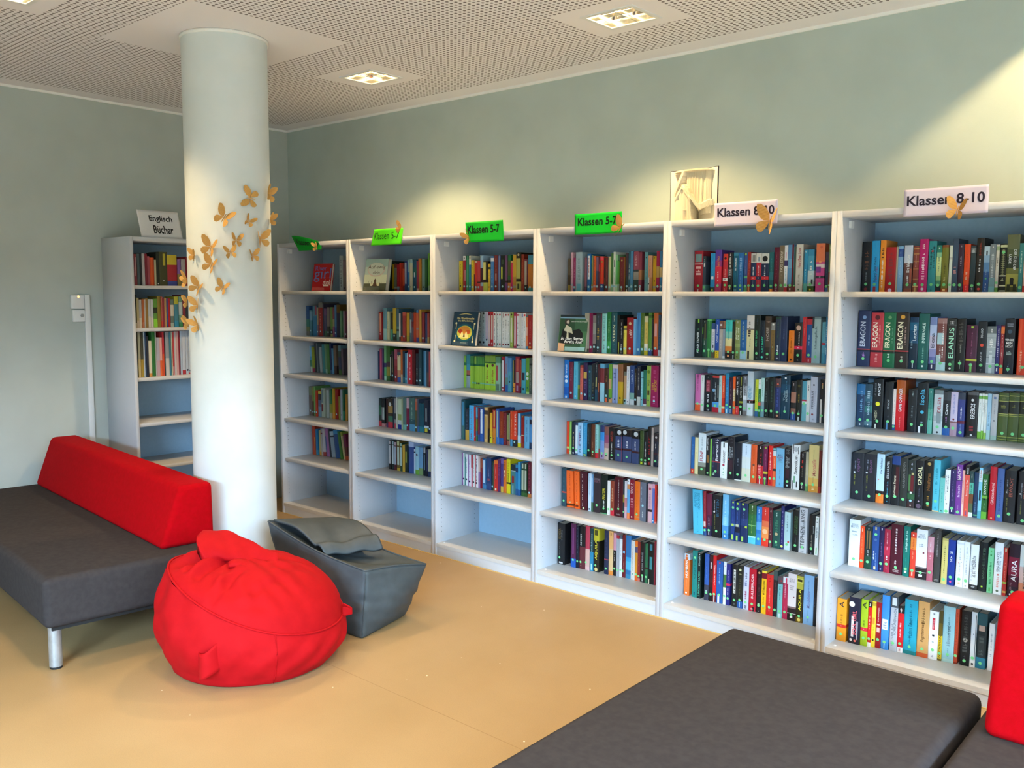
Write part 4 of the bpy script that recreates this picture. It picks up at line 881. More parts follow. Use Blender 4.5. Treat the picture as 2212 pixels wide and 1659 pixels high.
*1018 60 235 270 2c3a50 T:Heart_and_So:.52:.88:3f7050:.24 ~.2-.36=e8ecec*.3 ~.05-.08=dde*.4 b.95-1=24463c o.17
*1079 72 237 270 28365a ~.5-.72=4c5c84*.2 o.17
*1170 60 164 270 f0821e ~.45-.78=a8500c*.25 d.07=4c2008*.4 ~.27-.4=b86010*.2
*1232 86 206 270 1f1c1e b.78-1=2c2420 d.87=c8a898*.6 b.325-.41=e82858 ~.42-.76=e0dcdc*.14@.6 q.37=f8b0c0*.15 ~.04-.07=aaa*.2 o.18
*1320 41 237 270 cf2c34 ~.6-.95=e88c8c*.2 b.0-.2=b82c34
*1362 58 226 270 24508c b.88-1=b82c3c b.0-.12=b82c3c ~.4-.65=90b0d4*.2 r.03-.08=f0d0d4*.2 o.18
*1421 87 238 270 a5c2c6 T:Schattengeflecht:.3:.8:4c6470:.36 b.95-1=7c949c r.75-1=2c3a44*.25@.12 ~.1-.25=8caab0*.1 o.14
-1527 35 213 270 5ea2b8 b.45-.5=b83040 b.0-.25=4c98b0 ~.6-.95=4488a0*.2
-1564 15 241 270 2b82b8 ~.2-.8=a8d8e8*.5
R 5 3
*69 67 207 280 d2699e b.0-.165=ee5c28 b.165-.2=e8b0a8 ~.55-.92=b05080*.25 r.88-.99=8c3868*.25 o.19
-142 40 204 279 dcd8d0 ~.8-.95=9a9690*.25 q.3=5c5858*.2 o.17
*186 98 204 279 131318 r.55-.87=8c3440*.5 ~.57-.85=b8606c*.35 ~.25-.48=f0ece8*.16 ~.03-.08=d8d4d4*.4 ~.93-.97=888*.2 o.16
*286 82 205 278 1b2028 b.0-.14=b82030 b.14-.28=4c98d0 b.94-1=c83830 ~.32-.82=b0b8bc*.14 d.6=78a4c4*.45@.25 r.4-.75=605c54*.25@.9 o.18
-372 34 209 277 b4c8c4 ~.3-.9=88a8a4*.2 o.17
-408 34 210 277 e8502a b.2-.4=d83018 ~.45-.85=f8b898*.3 b.12-.17=e8d898
-450 43 224 276 1f74a8 b.0-.15=3c98c8 ~.3-.75=58a8d0*.3 b.85-1=2c88ac r.0-.1=d8f0f4*.3 o.21
-495 43 202 276 3a1f30 b.0-.15=284878 ~.4-.9=785868*.25 r.02-.13=c8d8e8*.15 o.19
-545 27 208 275 f06428 b.35-.65=c8a468 b.15-.2=8cc088 ~.35-.7=eed*.3
-575 44 215 275 201d20 b.0-.21=d83030 T:ANIN_2_PM:.5:.84:e8e8e8:.42 ~.9-.97=889*.25 ~.03-.16=f88*.3
-622 40 214 274 1e1e18 T:LATE_IT:.45:.72:d0d0c8:.4 r.75-.97=98983c*.25 b.3-.35=98982c r.0-.1=e8e8e0*.25 o.21
*665 46 215 274 a9adb3 b.75-1=6c7078 T:WENN_WIR:.5:.82:202428:.4 ~.9-.97=dde*.2 b.0-.12=78706c b.4-.5=d8d8dc o.18
*715 69 243 273 c2d0d8 b.28-.34=2a1418 b.34-.35=a83838 b.0-.28=d8e0e4 T:VEREHRT:.36:.67:5c98b8:.46:.5 q.31=e8e8e8*.2 o.16
-810 35 200 273 c6d038 b.0-.14=386898 ~.4-.9=989c28*.2 o.17
-848 27 203 272 e8ece8 b.0-.75=2c6a3c b.3-.38=e8603c d.88=98706c*.4 ~.4-.6=aca*.2 o.16
-877 39 211 271 b8dcd4 b.28-.4=8898a0 b.0-.28=78a0a8 ~.5-.92=78a89c*.25 o.17
*919 46 211 271 1a2322 ~.4-.75=4c5c58*.35 ~.92-.97=788*.3 d.06=b8d8a0*.2 o.17
*969 66 217 270 192220 ~.4-.95=345048*.25 o.17
*1039 61 214 270 2a3668 b.78-1=5c4040 d.86=e07058*.35 ~.3-.75=4c60a8*.3 b.0-.16=302428 d.07=c89070*.4 o.16
*1104 101 233 269 163a50 T:WASSER:.4:.68:a8c0c8:.24:.65 T:Tiefes:.42:.66:88a8b4:.22:.4 ~.7-.9=3c7890*.14@.6 r.92-.96=e8f0f4*.2 b.6-.8=1a4a66 ~.2-.32=9ab*.1 o.18
*1218 54 206 269 231f20 b.0-.17=234c90 b.45-.72=a4705c b.17-.3=8c6050 ~.88-.95=dcc*.15 r.02-.13=a8b8d0*.1 o.18
*1276 61 213 268 1d201c d.86=504c28*.5 ~.45-.68=8c7428*.28 r.0-.1=e8ece8*.2 ~.2-.26=899*.1 o.17
*1341 48 210 268 5aa4b8 b.5-.54=b83048 b.44-.5=e0e4e4 b.0-.44=78b4bc ~.6-.95=4890a4*.2 o.44
-1390 36 215 267 dcdcd8 ~.75-.9=5c5860*.35 ~.3-.65=d8a8a0*.2 o.2
*1428 73 236 267 c2c4d2 T:FEUERBLUT:.3:.7:2c3040:.3:.35 d.82=20242c*.26 d.17=8c3034*.3@.4 ~.35-.7=a0a8bc*.12@.7 ~.05-.08=667*.3
*1532 46 223 266 1c1b1d r.0-.55=d8d0c8*.4@.3 r.8-.93=b8a070*.25 q.9=e04030*.15 o.17
R 5 4
-59 42 212 262 245a94 b.0-.13=d0402c ~.5-.8=4c80b4*.25 q.07=f0c070*.3
-106 42 211 261 e0d09c r.0-1=c8b880*.2@.15 ~.4-.7=c0b080*.15
*152 94 239 260 d6dadb b.0-.2=4a4c36 b.2-.3=8c8c80 T:FÜNF:.33:.58:a84048:.5:.4 ~.6-.92=a8b0b4*.16 ~.1-.16=b8b8a0*.1 o.14
*250 49 226 260 141416 T:DAN_CASTRO:.65:.96:e8e8e4:.3:.35 r.33-.52=8c5c2c*.5 r.05-.1=88d088*.4
-303 18 213 259 7ab848 ~.3-.8=a0d078*.3
*325 103 219 258 23253a T:Eternous:.42:.85:e8ecf0:.32:.62 ~.88-.99=f0f0f4*.4@.6 b.38-.41=a82c38 ~.25-.8=485068*.1@.2 o.15 ~.05-.12=bdb*.3@.25 r.1-.36=6a2c2c*.1@.8
*434 81 202 257 eceeee T:GESUNGET:.42:.78:2c3034:.3:.55 r.86-.99=343838*.2@.5 d.37=a83048*.35 ~.08-.3=6cb088*.2
*520 84 239 257 1e1c22 T:Silber:.5:.78:a8b0b4:.3:.3 ~.52-.78=90989c*.22@.65 d.46=b83c38*.2@.2 r.2-.45=38202c*.5 ~.85-.98=3c3c44*.6 o.15
*609 80 211 256 141d29 ~.4-.62=7c8894*.16 b.0-.025=e8e8e4 o.16
*694 103 210 255 d7e0e0 b.65-1=d0e0ee b.0-.35=dcdcc8 ~.7-.95=6c88a0*.12 ~.25-.65=b8ccd4*.06 o.17
*802 68 210 255 df5a28 d.47=7c4838*.4 ~.25-.44=f0b090*.25 ~.55-.9=c84c1c*.2 o.16
*877 69 210 254 240e12 b.0-.48=c81c24 T:LIEBE:.2:.5:f8a0a0:.4:.4 ~.55-.85=a83030*.25@.6 ~.92-.98=fff*.15 r.0-.13=f8f0f0*.14 o.17
*950 45 212 253 6d1c48 q.95=88b040*.5 b.28-.34=c8b838 b.22-.28=581838 ~.36-.8=a05c80*.2 r.0-.15=70b848*.4 o.16
*1006 49 216 252 dc2620 ~.4-.85=f8c0b8*.3 ~.05-.25=7c1818*.3 o.18
-1059 34 205 252 ee6838 b.8-.93=d8dce0 b.93-1=70b8b8 b.93-.95=305070 b.4-.46=38302c ~.48-.75=f8c8b0*.25 o.2
*1096 88 209 251 78b8dc H:ALLE:.82:2c4870:.6 H:KLEINE:.76:7c2c50:.7 H:SEIN:.7:607890:.5 H:werden:.65:68a8b8:.65 ~.22-.46=5c88b0*.12 ~.05-.12=3c7098*.25
*1189 75 214 250 1f1d23 T:Silber:.5:.8:a8b0b4:.32:.35 ~.52-.78=90989c*.2@.65 r.25-.48=38202c*.5 ~.86-.98=606468*.6 d.07=b8d8d4*.28 o.17
*1269 87 237 250 eceeee T:Saeculum:.34:.76:18181c:.38:.55 d.9=b8bcc0*.6 r.8-1=2c2c30*.07@.2 r.8-.96=2c2c30*.07@.8 r.0-.2=2c2c30*.08@.2 r.05-.18=2c2c30*.12@.7 r.15-.3=7cb090*.2@.4
*1360 58 202 249 161413 d.62=a82c24*.35@.4 r.72-.8=b83028*.25 ~.85-.98=ccc*.2 ~.35-.62=686860*.15 ~.05-.14=ddd*.2 o.18
-1424 29 208 248 b0a890 b.0-.15=6c9058 b.4-.8=b8b094 o.16
*1455 106 247 248 d8c380 b.0-.14=d09038 b.14-.3=dcb058 ~.65-.9=a8986c*.08 T:Mondelfe:.35:.7:c87868:.4:.55 ~.05-.1=f0d8a0*.25 r.17-.32=a89058*.06 o.16
-1564 23 224 247 6a2018 b.0-.15=a02818
R 5 5
*176 121 253 205 4fb4d2 T:AUFSTIEG:.6:.93:1f7c98:.28:.3 T:NACH_HAUSE:.56:.93:1f7c98:.26:.65 ~.2-.5=3ca0c0*.1 ~.05-.1=2c8cac*.2 lean=-.05
-300 36 251 207 8a1c2a b.0-.17=2c4c80 r.2-.32=d8c0b8*.7 ~.4-.9=b85860*.15 o.12 lean=-.03
*337 60 240 210 501c38 b.5-1=6c1c38 b.0-.25=2c2440 ~.25-.45=c0a0b0*.25 r.03-.1=f0f0f0*.15 o.14 lean=-.02
*404 108 240 212 17181a T:BITTEN:.5:.9:2c5c78:.3:.6 ~.62-.88=9ca0a4*.1@.25 d.6=e0e0e0*.2@.22 ~.2-.55=7c7c40*.1@.3 o.15 lean=-.01
*522 71 251 215 74bce4 b.0-.12=3c80b8 b.12-.3=4c90c8 ~.35-.9=a8d8f0*.25 r.3-.5=88c8ec*.6 d.07=e0f0f8*.3 o.16
*625 44 223 217 1e3c7c q.96=b8d840*.4 b.36-.42=6c98a0 r.37-.42=b0c840*.5 r.02-.15=a8d060*.45 ~.45-.75=3c60a4*.25 o.83
*670 59 219 219 1c3468 q.96=b8d840*.35 r.37-.43=b8c0a0*.6 b.22-.36=141c30 r.02-.14=a8d060*.35 ~.45-.75=3c60a4*.2 o.83
*730 89 219 222 192c58 q.96=b8d840*.25@.35 r.37-.42=b0c840*.3@.8 r.02-.14=a8d060*.25@.35 b.42-.6=243c70 ~.5-.8=6080b0*.1@.4 o.84
*824 88 218 224 2a6a38 b.0-.16=58c0d0 b.16-.2=a0d8d0 b.46-.48=78b878 b.75-1=365c30 ~.25-.8=88a850*.12 ~.85-.97=e8f0e0*.15
*914 61 211 227 2b78bc b.4-.6=5ca4d4 b.0-.3=3488c4 ~.5-.8=60a8d8*.2 ~.84-.96=e0ecf4*.2 o.16
*976 79 213 229 d8362c b.5-.65=e87048 b.2-.5=f0904c b.0-.2=e83c28 d.38=f8c090*.7 ~.8-.95=f8d0c0*.15 o.17
*1056 41 216 231 54202c ~.4-.75=986870*.25 ~.85-.95=d8d0c8*.25 q.33=c8b088*.25 ~.02-.1=a88*.3 o.14
*1098 86 203 234 1f4f48 ~.45-.78=3c7860*.4 d.38=b8a880*.4 ~.84-.97=b8d8c8*.14 ~.03-.15=5c9878*.4 o.17
-1186 36 233 236 2a2d68 ~.15-.95=8c88b0*.25 q.55=c8a860*.3 y.07
*1223 66 205 239 b4d4d8 ~.5-.92=4c6870*.2 q.22=d03838*.3@.75 b.0-.2=c8dcdc o.15
*1314 66 222 241 151817 T:DIE_ZEICHEN:.45:.86:3c6a3c:.22:.4 T:DES_MORGENS:.42:.86:4c7848:.22:.7 ~.2-.36=567*.15 o.15
*1382 85 241 243 c9c9cd T:STEPHEN:.1:.58:4c5054:.52:.45 T:KING:.68:.95:4c5054:.52:.45 ~.5-.72=8c9094*.3@.6 ~.02-.06=8c9094*.5 o.13
*1487 61 211 246 181b1d ~.55-.75=b0b8b8*.2@.8 ~.2-.5=888070*.2 ~.02-.05=889*.2 o.15
-1552 35 207 248 eef0ec q.94=4c9050*.35 q.85=3c4040*.3 T:KRAEFTE:.45:.72:404448:.35 r.04-.2=70c070*.3
R 5 6
*60 68 245 213 e8742c b.85-1=c8ccd0 d.95=d86428*.35 r.85-.92=d86428*.5 T:NUMBERS:.42:.84:f4ece4:.42:.5 ~.15-.38=f0a070*.15 d.06=f0e8e0*.35
*167 62 272 213 1b8078 T:Chat_Ca:.4:.8:0f5c58:.36 o.85 ~.05-.12=125*.3
*231 47 262 214 13201f T:LINGERT_LUCK:.05:.6:5cc0a0:.42 ~.7-.95=98b0a8*.4 q.97=eee*.2
*320 54 268 215 2f58a4 b.0-.33=3c3c4c d.2=a8c0b8*.4 ~.45-.95=4470b8*.25 o.16
*383 42 267 216 3a1618 b.0-.3=1c1414 r.7-.85=98888c*.5 ~.72-.84=d8d0cc*.3 ~.4-.65=6c3030*.3 o.15
*427 39 268 216 d81e22 T:Aurelia:.36:.8:f4b8b4:.4 b.0-.14=6c1c20 r.0-.14=f0e8e4*.3 o.17
*469 77 241 217 2759a2 q.96=c83848*.25 ~.45-.85=90b0d8*.2 r.0-.2=e8f0f0*.3@.4 o.2
-554 34 244 218 dce0e4 b.4-.7=4a7838 q.9=c83838*.3 b.0-.4=d8e4d8 r.0-.38=f0f4f0*.7 o.2
*589 46 235 219 2a2a78 b.47-.53=d02858 ~.6-.85=9494c8*.25 ~.25-.42=c8c8e4*.25 o.17
*657 64 239 220 1d1d1c r.32-.88=d0d0c8*.4@.5 ~.34-.86=55554c*.3 ~.04-.1=666*.4 o.16
*723 62 240 220 20231c d.9=d8d8a8*.45 ~.73-.82=908c68*.5 ~.3-.7=686c4c*.12 b.0-.16=2658a0 r.02-.14=c8d8e8*.14 o.19
*792 65 241 221 c9cbdc ~.72-.88=686c84*.4 ~.55-.7=787ca0*.4 ~.25-.46=9c4c6c*.35 ~.03-.1=585c70*.4 o.17
*859 81 237 222 c0182e T:BULLEBRUDER:.3:.88:f4d8d8:.3 r.3-.6=4c141c*.08@.8 r.0-.1=381018*.3@.7 ~.03-.07=f0c8c8*.35 o.17
*950 51 239 223 231518 d.93=c08c60*.5 ~.4-.82=603038*.35 r.15-.22=a8c8a0*.4 d.04=e8d8d0*.2 o.17
*1004 54 239 223 f4bc1c b.82-.95=7c1420 b.95-1=f0d040 T:MYTHBUSTING:.45:.78:3c2c08:.4 ~.12-.4=a87c10*.3 o.18
*1060 76 225 224 d92a26 ~.83-.93=8c1818*.25 ~.3-.68=f08c80*.16 r.1-.22=f0b0a8*.08 o.2
*1138 43 253 225 241c22 b.8-1=3c5050 ~.3-.75=603840*.25 o.15
*1184 56 226 226 7ab8b8 b.83-1=58444c b.82-.83=181c1c d.9=a83038*.3@.7 ~.45-.8=347480*.25 b.0-.1=8cc4c0 r.0-.1=e0f0f0*.2 o.16
*1242 55 230 227 b4284c b.85-1=e0e4e8 r.85-.98=c84060*.3@.7 ~.5-.82=e8a8b8*.2 ~.1-.3=d06080*.12 o.17
*1298 93 256 227 e4d8d8 b.0-.26=281a1a H:JOJO:.87:a89c9c:.55 H:MOYES:.83:a89c9c:.65 ~.65-.76=b8acac*.45 q.51=7c1c30*.12@.75 b.15-.16=d8d0c8 r.06-.1=e8e0d8*.3 b.26-.3=786060 o.13
*1392 72 251 228 2a2410 b.72-1=b8b040 b.85-.95=d8d060 r.88-.93=383410*.7 T:AQUILA:.26:.72:f0e440:.46:.6 b.0-.12=6a5418 d.06=e0c868*.5 o.14
*1470 108 266 229 84aed6 ~.55-.9=5c84b4*.08 T:Mandelblüte:.34:.68:7878a8:.34 ~.05-.12=6c98c4*.2 r.12-.3=6ca0b0*.05 o.15
-1581 24 259 230 1b1b20 ~.4-.6=556*.2
R 4 1
-81 33 207 265 6a5a44 b.0-.2=a89040 b.2-.5=4c3c2c
-123 35 244 265 d8a8b4 ~.3-.6=a0707c*.2 b.15-.2=b0b8c0
-161 36 210 265 9a2a5c b.0-.08=3c5c8c ~.4-.9=c06c90*.3 u.13
*199 98 244 265 a8bcc4 T:DIE_FLIEHOE:.3:.85:7c9098:.3 r.02-.2=68b0c8*.6 ~.3-.6=8098a0*.1@.7
-339 32 209 265 8a5a6c b.0-.15=5c3c4c
*374 57 231 265 1f6aa8 r.33-.95=e8ecf0*.55 ~.4-.9=b03c40*.2 u.13
-442 25 222 265 3c8878 b.0-.2=a88840 r.0-1=b89038*.3@.8 u.13
-471 35 217 265 e0602c ~.1-.9=b84820*.3 b.12-.18=c8a0a0
-515 30 210 265 3c4468 b.6-1=7c5870 b.0-.2=884858 u.15
-548 22 205 265 6a2438 r.6-.8=c02c40*.5
-573 50 213 265 e63a22 r.9-1=f05060*1 d.85=a89040*.4 b.0-.22=2c508c ~.25-.7=b86820*.3 u.15
-631 20 204 265 3a2420 b.2-.4=5c3c2c
-653 32 205 265 6c2c30 ~.3-.8=8c4c48*.3 u.14
-694 37 211 265 c8c890 r.0-1=8cb0a0*.25@.1 u.13 b.0-.1=a8b098
-734 31 231 265 3c7038 b.0-.2=8cb890 u.14
-767 32 238 265 dce4d8 r.62-.8=303c48*.35 ~.2-.5=98a8a0*.25 u.14
-800 29 221 265 5cb068 b.0-.2=b0d8b0 b.85-1=88c090 u.14
-831 24 183 265 4c8c34 b.0-.25=88a890
*859 60 206 265 6c2428 q.9=c8c870*.3 ~.3-.7=884444*.15 u.13 r.02-.12=a8a870*.25
-921 16 207 265 80501c
-948 31 228 265 443038 b.0-.4=2c3c3c u.14 r.0-.06=e0e0e0*.3
-984 25 238 265 2c5c70 ~.3-.7=a8b8c0*.4 r.02-.12=d0d8d8*.3
-1011 37 238 265 4888b4 b.0-.2=4c90a8 u.13
*1054 71 236 265 9c4c60 b.5-.55=303c40 b.3-.5=98948c b.0-.3=24403c T:DAS:.8:.9:c89ca4:.4 ~.65-.85=c898a0*.5 u.14 d.06=c8d8d0*.3
-1128 41 233 265 8c3c50 b.3-.55=b07850 r.0-.12=f0f0f4*.4 u.14
-1210 45 231 265 68a0ac q.86=2c3c44*.3 ~.2-.7=4c808c*.2
*1258 56 210 265 c88858 b.4-1=d09878 r.05-.4=d8dcd8*.35@.2 d.22=2c3c48*.3@.2 ~.3-.9=a8683c*.2
-1326 43 206 265 cca020 d.3=3c3c20*.4 d.95=5c5c20*.3 b.1-.16=98987c
-1372 41 236 265 a82450 b.35-.62=b89858 b.0-.1=782048 u.13
-1417 30 234 265 3c7cac b.36-.6=c8b078 u.13
R 4 2
*551 63 237 130 9c9888 b.0-.1=6c5048 ~.2-.9=b8b4a4*.4
-615 50 236 133 701440 r.0-1=8c1c50*.3@.3 u.14
-666 42 223 135 787474 b.5-.8=889088 b.0-.25=2c3034 u.16
*710 60 235 137 2c3840 ~.3-.65=a88c38*.5 ~.7-.95=4c5c74*.3 u.14 d.06=a8b8c0*.2
-771 15 234 140 5c2438
*787 68 235 142 88ccc8 T:TOT:.3:.45:70344c:.5 d.66=3c5070*.2 ~.1-.25=5c5c78*.2 ~.5-.95=70b0b0*.4
*858 54 245 145 1c7038 ~.5-.85=70a878*.4 ~.35-.5=58a068*.3 b.1-.3=2c8c48 u.15
*915 82 244 147 20505c T:STERN:.3:.7:d8d8b0:.4 ~.78-.92=c8c8b8*.15 ~.05-.25=386c74*.3
-999 33 229 149 141614 r.0-.3=a8a840*.3@.7
-1032 44 205 152 18181c ~.45-.98=a8acb4*.2 ~.02-.3=d0d0d0*.2 u.14
-1078 41 166 154 d8cc50 b.85-1=70703c b.93-1=c8b838 ~.6-.75=988c28*.2 u.2
*1122 90 215 157 8c1820 d.84=c8b088*.4 T:DAS:.55:.68:e8c8c4:.28 T:LIED:.45:.65:f0d8d4:.34:.65 r.02-.12=c83c28*.4 u.16
-1213 38 207 159 68a8d8 r.0-1=4c90c4*.2@.9
*1253 49 244 162 3878b4 r.0-.95=68a0d0*.2@.1 u.13
*1303 49 244 164 4c6c2c ~.2-.8=64883c*.3 u.14
-1353 44 225 166 c8b460 b.0-.12=c8b828 b.12-.3=e0dcd0 b.85-1=d8d0a8 ~.4-.7=807038*.2 u.16
*1401 45 245 169 588838 b.0-.13=30508c b.88-.95=3c5c2c u.14
-1447 15 209 171 2c2c34 u.15
*1465 60 245 174 bc6434 b.0-.16=a81c2c r.45-.75=d0a0a0*.5 u.17
-1527 29 235 176 24405c b.0-.14=b8c0cc ~.2-.9=3c6480*.3
R 4 3
*74 67 242 242 2478c8 T:Weltall:.65:.88:d0e0f0:.35 d.57=c8dcf0*.65 d.45=e0e8f0*.65 q.04=d8e8f0*.4 b.1-.3=1c5cb0
*152 61 232 242 701c34 ~.5-.85=b890a0*.2 u.16
*222 64 236 242 58b4cc ~.3-.8=489cb8*.3 d.08=e8d8d0*.3
-289 25 227 242 5c7834 b.4-1=3c7c88 b.3-.4=8c9c38
-324 44 216 242 cc6454 ~.2-.9=a84840*.2 b.93-1=983828 u.18
*373 60 233 242 34204c r.58-.75=c8a048*.8 ~.25-.5=7c60a0*.3 u.15
-447 48 219 242 20404c d.82=3c88b0*.5 ~.1-.7=30707c*.3
-500 48 230 242 20282c ~.25-.5=8c8c60*.2 d.16=283c5c*.5 d.08=60a8a0*.4
-552 40 238 242 202830 r.38-.62=b8b070*.4 ~.75-.95=98a8a8*.25 b.0-.3=24485c
-595 22 229 242 502024 r.25-.5=b86840*.5
*625 64 234 242 782c30 b.0-.5=98c8d8 b.88-1=68b0d0
-695 56 207 242 3c2018 b.0-.38=203430 b.85-1=402018 r.0-.13=e06038*.6 u.19 ~.6-.8=805838*.3
-756 46 234 242 68a030 b.0-.12=d8a068 r.35-.62=c8a070*.8 d.11=203c58*.5
*810 78 233 242 98a4cc r.0-.9=7888b8*.3@.6 ~.65-.8=4c5888*.5 d.1=202840*.25 b.9-1=d8c8c0
*891 71 239 242 c8a024 b.55-1=90603c b.0-.1=b89818 d.14=3c3010*.35
-975 39 196 242 b89068 b.0-.16=90b0b0 b.88-1=68685c d.1=203038*.6
-1018 40 228 242 dcdce0 ~.4-.95=606870*.3 d.07=503860*.4
*1063 61 235 242 2c4880 b.0-.14=c8d0d4 b.14-.3=7ca8a0 ~.5-.9=88a0c8*.4
-1130 31 216 242 241c18 ~.5-.9=888078*.3 u.15
-1166 47 234 242 242838 b.0-.22=c8ccc8 ~.4-.95=a8a8a8*.3
-1219 32 203 242 78b8c4 b.82-.84=203438 ~.3-.8=a8d8e0*.3 d.18=183050*.4
-1252 44 213 242 247058 b.0-.2=582c48 b.0-.06=d0d4d8
*1299 55 240 242 98b450 d.85=608028*.7 T:WILD:.5:.65:584020:.5 r.28-.4=503820*.5 d.15=1c3c50*.35
*1355 102 243 242 a01c58 T:RUBY:.42:.58:d8a838:.4:.35 T:REDFORT:.38:.66:d8a838:.34:.65 ~.7-.9=b84478*.3 ~.08-.32=d068a0*.3 u.14
R 4 4
-59 38 209 285 e2421c b.16-.22=d8c070 ~.4-.8=b82c10*.2
-103 27 210 285 88c058 r.0-1=d8c890*.25@.9 b.0-.1=c0d8a0
-138 55 210 285 1c2034 ~.2-.7=d8c078*.25 d.05=e8e8e8*.4 o.2
-198 32 207 285 dce4e8 b.0-.05=4c5878 o.15 b.92-1=2c4060
*233 76 210 285 a0c8e4 T:FÜR_AMELIE:.1:.92:50688c:.4 r.3-.7=b06880*.2@.3
-315 61 214 285 3490c0 b.0-.08=1c7098 r.02-.06=c8d840*.6 ~.1-.9=58a8d0*.3 b.08-.2=2ca0b0
-379 54 208 285 181c1e ~.4-.9=405050*.3 o.2
-441 60 208 285 603018 ~.3-.5=a87c58*.15 d.1=e8d0b0*.2 o.17
-504 50 210 285 90c8c4 b.0-.15=c82830 ~.2-.9=709c9c*.3 o.18
-557 21 207 285 5c948c b.0-.3=804038
*581 60 209 285 7090c8 b.8-1=283464 b.55-.8=3088cc b.0-.2=a890b8 d.08=503048*.4 o.17
*644 63 204 285 a87c80 b.75-1=805048 b.5-.75=904868 b.0-.35=c8b0a0 d.12=4c6050*.4 o.17
*712 91 200 285 18191a T:UNRESTED:.58:.9:a84030:.42 ~.22-.55=d0d0d0*.15 ~.03-.07=c8c8c8*.4 o.16
*808 99 199 285 3a4870 b.78-1=141416 d.9=c8ccd0*.6@.6 b.35-.41=3c1c24 ~.45-.7=c8ccd8*.25 r.0-.8=983038*.05@.97 o.2
*919 123 200 285 3a4870 b.8-1=141416 d.92=c8ccd0*.45@.25 b.36-.42=3c1c24 ~.45-.72=c8ccd8*.2 o.17
*1050 99 201 285 3a4870 b.76-1=141416 d.9=c8ccd0*.6@.6 b.32-.38=3c1c24 ~.42-.68=c8ccd8*.22
*1164 56 206 285 384c24 ~.4-.9=4c6034*.3 r.02-.09=c8d030*.5 o.15
-1223 46 203 285 16181a ~.25-.5=e0e0e0*.3 ~.5-.7=8090a0*.2 o.15 r.02-.08=c8c8b8*.6
*1272 53 234 285 1a1818 T:BLUT:.3:.75:8c2028:.5 o.18 r.03-.1=a02828*.4
-1328 28 233 285 b0a098 b.4-.8=c8b8b0
*1359 56 201 285 1e2434 b.75-1=2c2428 d.88=c8c0c0*.5@.6 b.35-.42=3c1c28 ~.5-.7=ccc*.3 o.17
R 4 5
*77 72 247 225 2c4854 b.35-.39=b04840 ~.4-.95=3c6070*.3 o.15
*160 109 235 226 f2641c ~.15-.95=c84c10*.15 b.05-.1=582c10 d.15=f0d090*.25 lean=-.03
*284 78 239 227 f2641c ~.15-.95=c84c10*.15 d.16=f0d090*.3 r.05-.1=782c10*.6 lean=-.03
*369 110 242 228 481420 ~.1-.95=b8a8a4*.1@.35 d.05=d0e0b8*.25 lean=-.02
-491 47 240 228 c0d4e4 ~.4-.9=a0bcd0*.3 q.06=304858*.4
-539 28 237 229 6c98c0 b.0-.25=406048 r.4-.9=a8c4dc*.4
*571 104 244 230 342a30 H:SOPHIE:.86:887880:.8 H:WELT:.8:885868:.8 o.19
*676 102 244 231 18241e T:FINSTER:.38:.66:d0c438:.4 ~.15-.35=c8ccc8*.2 b.0-.02=60a878 o.14
-780 38 213 232 ecebe4 ~.6-.9=c8c8c0*.2 d.05=b09090*.2 o.17
-822 53 215 233 8c3c28 b.0-.17=d02c3c ~.4-.8=e0b890*.2 o.18
*881 121 244 234 4a121c ~.25-.95=b0a0a0*.1 ~.04-.08=988*.5 o.2
-1004 21 235 235 24343c b.4-.6=908030 o.15
-1027 33 228 235 d0a8b4 b.55-1=d0ccd0 d.95=30343c*.3 b.3-.55=c07c80
-1061 35 240 236 60a8d8 b.88-1=e4e8ec b.75-.88=d08850 b.0-.15=f08850 d.95=202838*.3
*1098 66 241 237 88182c T:STOLZ:.65:.92:e0c0c0:.55 ~.3-.55=c87c84*.5 d.06=e8d0c0*.3
*1166 73 236 238 ee7020 ~.2-.9=b84c10*.12 o.15 b.06-.1=e08848
*1240 85 237 239 687080 ~.5-.9=90a0b0*.2@.25 u.4 ~.1-.25=d0d8d8*.15 o.16
-1326 23 225 240 242430
*1350 57 234 241 dcb0b8 b.28-.34=2c1820 d.87=b05060*.6 ~.35-.75=c890a0*.4
-1409 32 237 242 6878c0 b.88-1=e0a0b8 b.0-.12=3c80c0 d.06=e0e8f0*.5
-1443 23 232 243 d83828 b.0-.05=e89080
R 4 6
*64 117 267 197 17171a T:ELYSSA:.62:.87:6c5830:.3:.3 ~.6-.85=b8b8b8*.1@.6 ~.18-.55=585c58*.1@.3 r.02-.06=c8c8c8*.5 o.16@.3
*272 78 281 200 501c44 b.0-.2=2458b0 r.3-.9=70386c*.3 o.17
-351 44 274 204 141828 ~.35-.95=384458*.3 o.16
*397 87 274 208 161618 b.0-.52=5c2830 T:DIE_STADT:.55:.82:d8d4d0:.25:.3 o.16@.25 ~.05-.15=a88*.15@.3
*485 62 282 211 b83c50 b.0-.48=d0a8a0 b.0-.08=d8b0b0 o.17@.2
*554 47 271 215 1c3c40 b.0-.45=2c80a8 T:wildzeit:.45:.88:98b8c0:.42 r.02-.17=a8d8e0*.4
*602 80 273 219 242018 b.72-1=c0b430 r.85-.97=504c20*.6 T:AQUILA:.28:.74:e0d440:.5 d.06=d8c080*.6 o.15@.4
*758 61 274 222 232b48 b.33-.35=a03c50 ~.4-.95=343c5c*.3 o.13
*820 61 276 226 e0a868 b.0-.1=e08838 b.1-.6=d8b888 r.9-.96=503820*.2
-882 42 268 230 c890a0 b.0-.6=1c1a1c ~.35-.58=ccc*.2 o.17
-925 37 258 233 a4a8b0 b.92-1=a82438 o.16
-964 37 259 237 dcdee0 b.92-1=505868 ~.4-.7=b0b4b8*.3 o.17
*1002 48 266 240 6a1c24 ~.15-.55=b88c80*.15 q.6=80b0d0*.6 o.15@.25
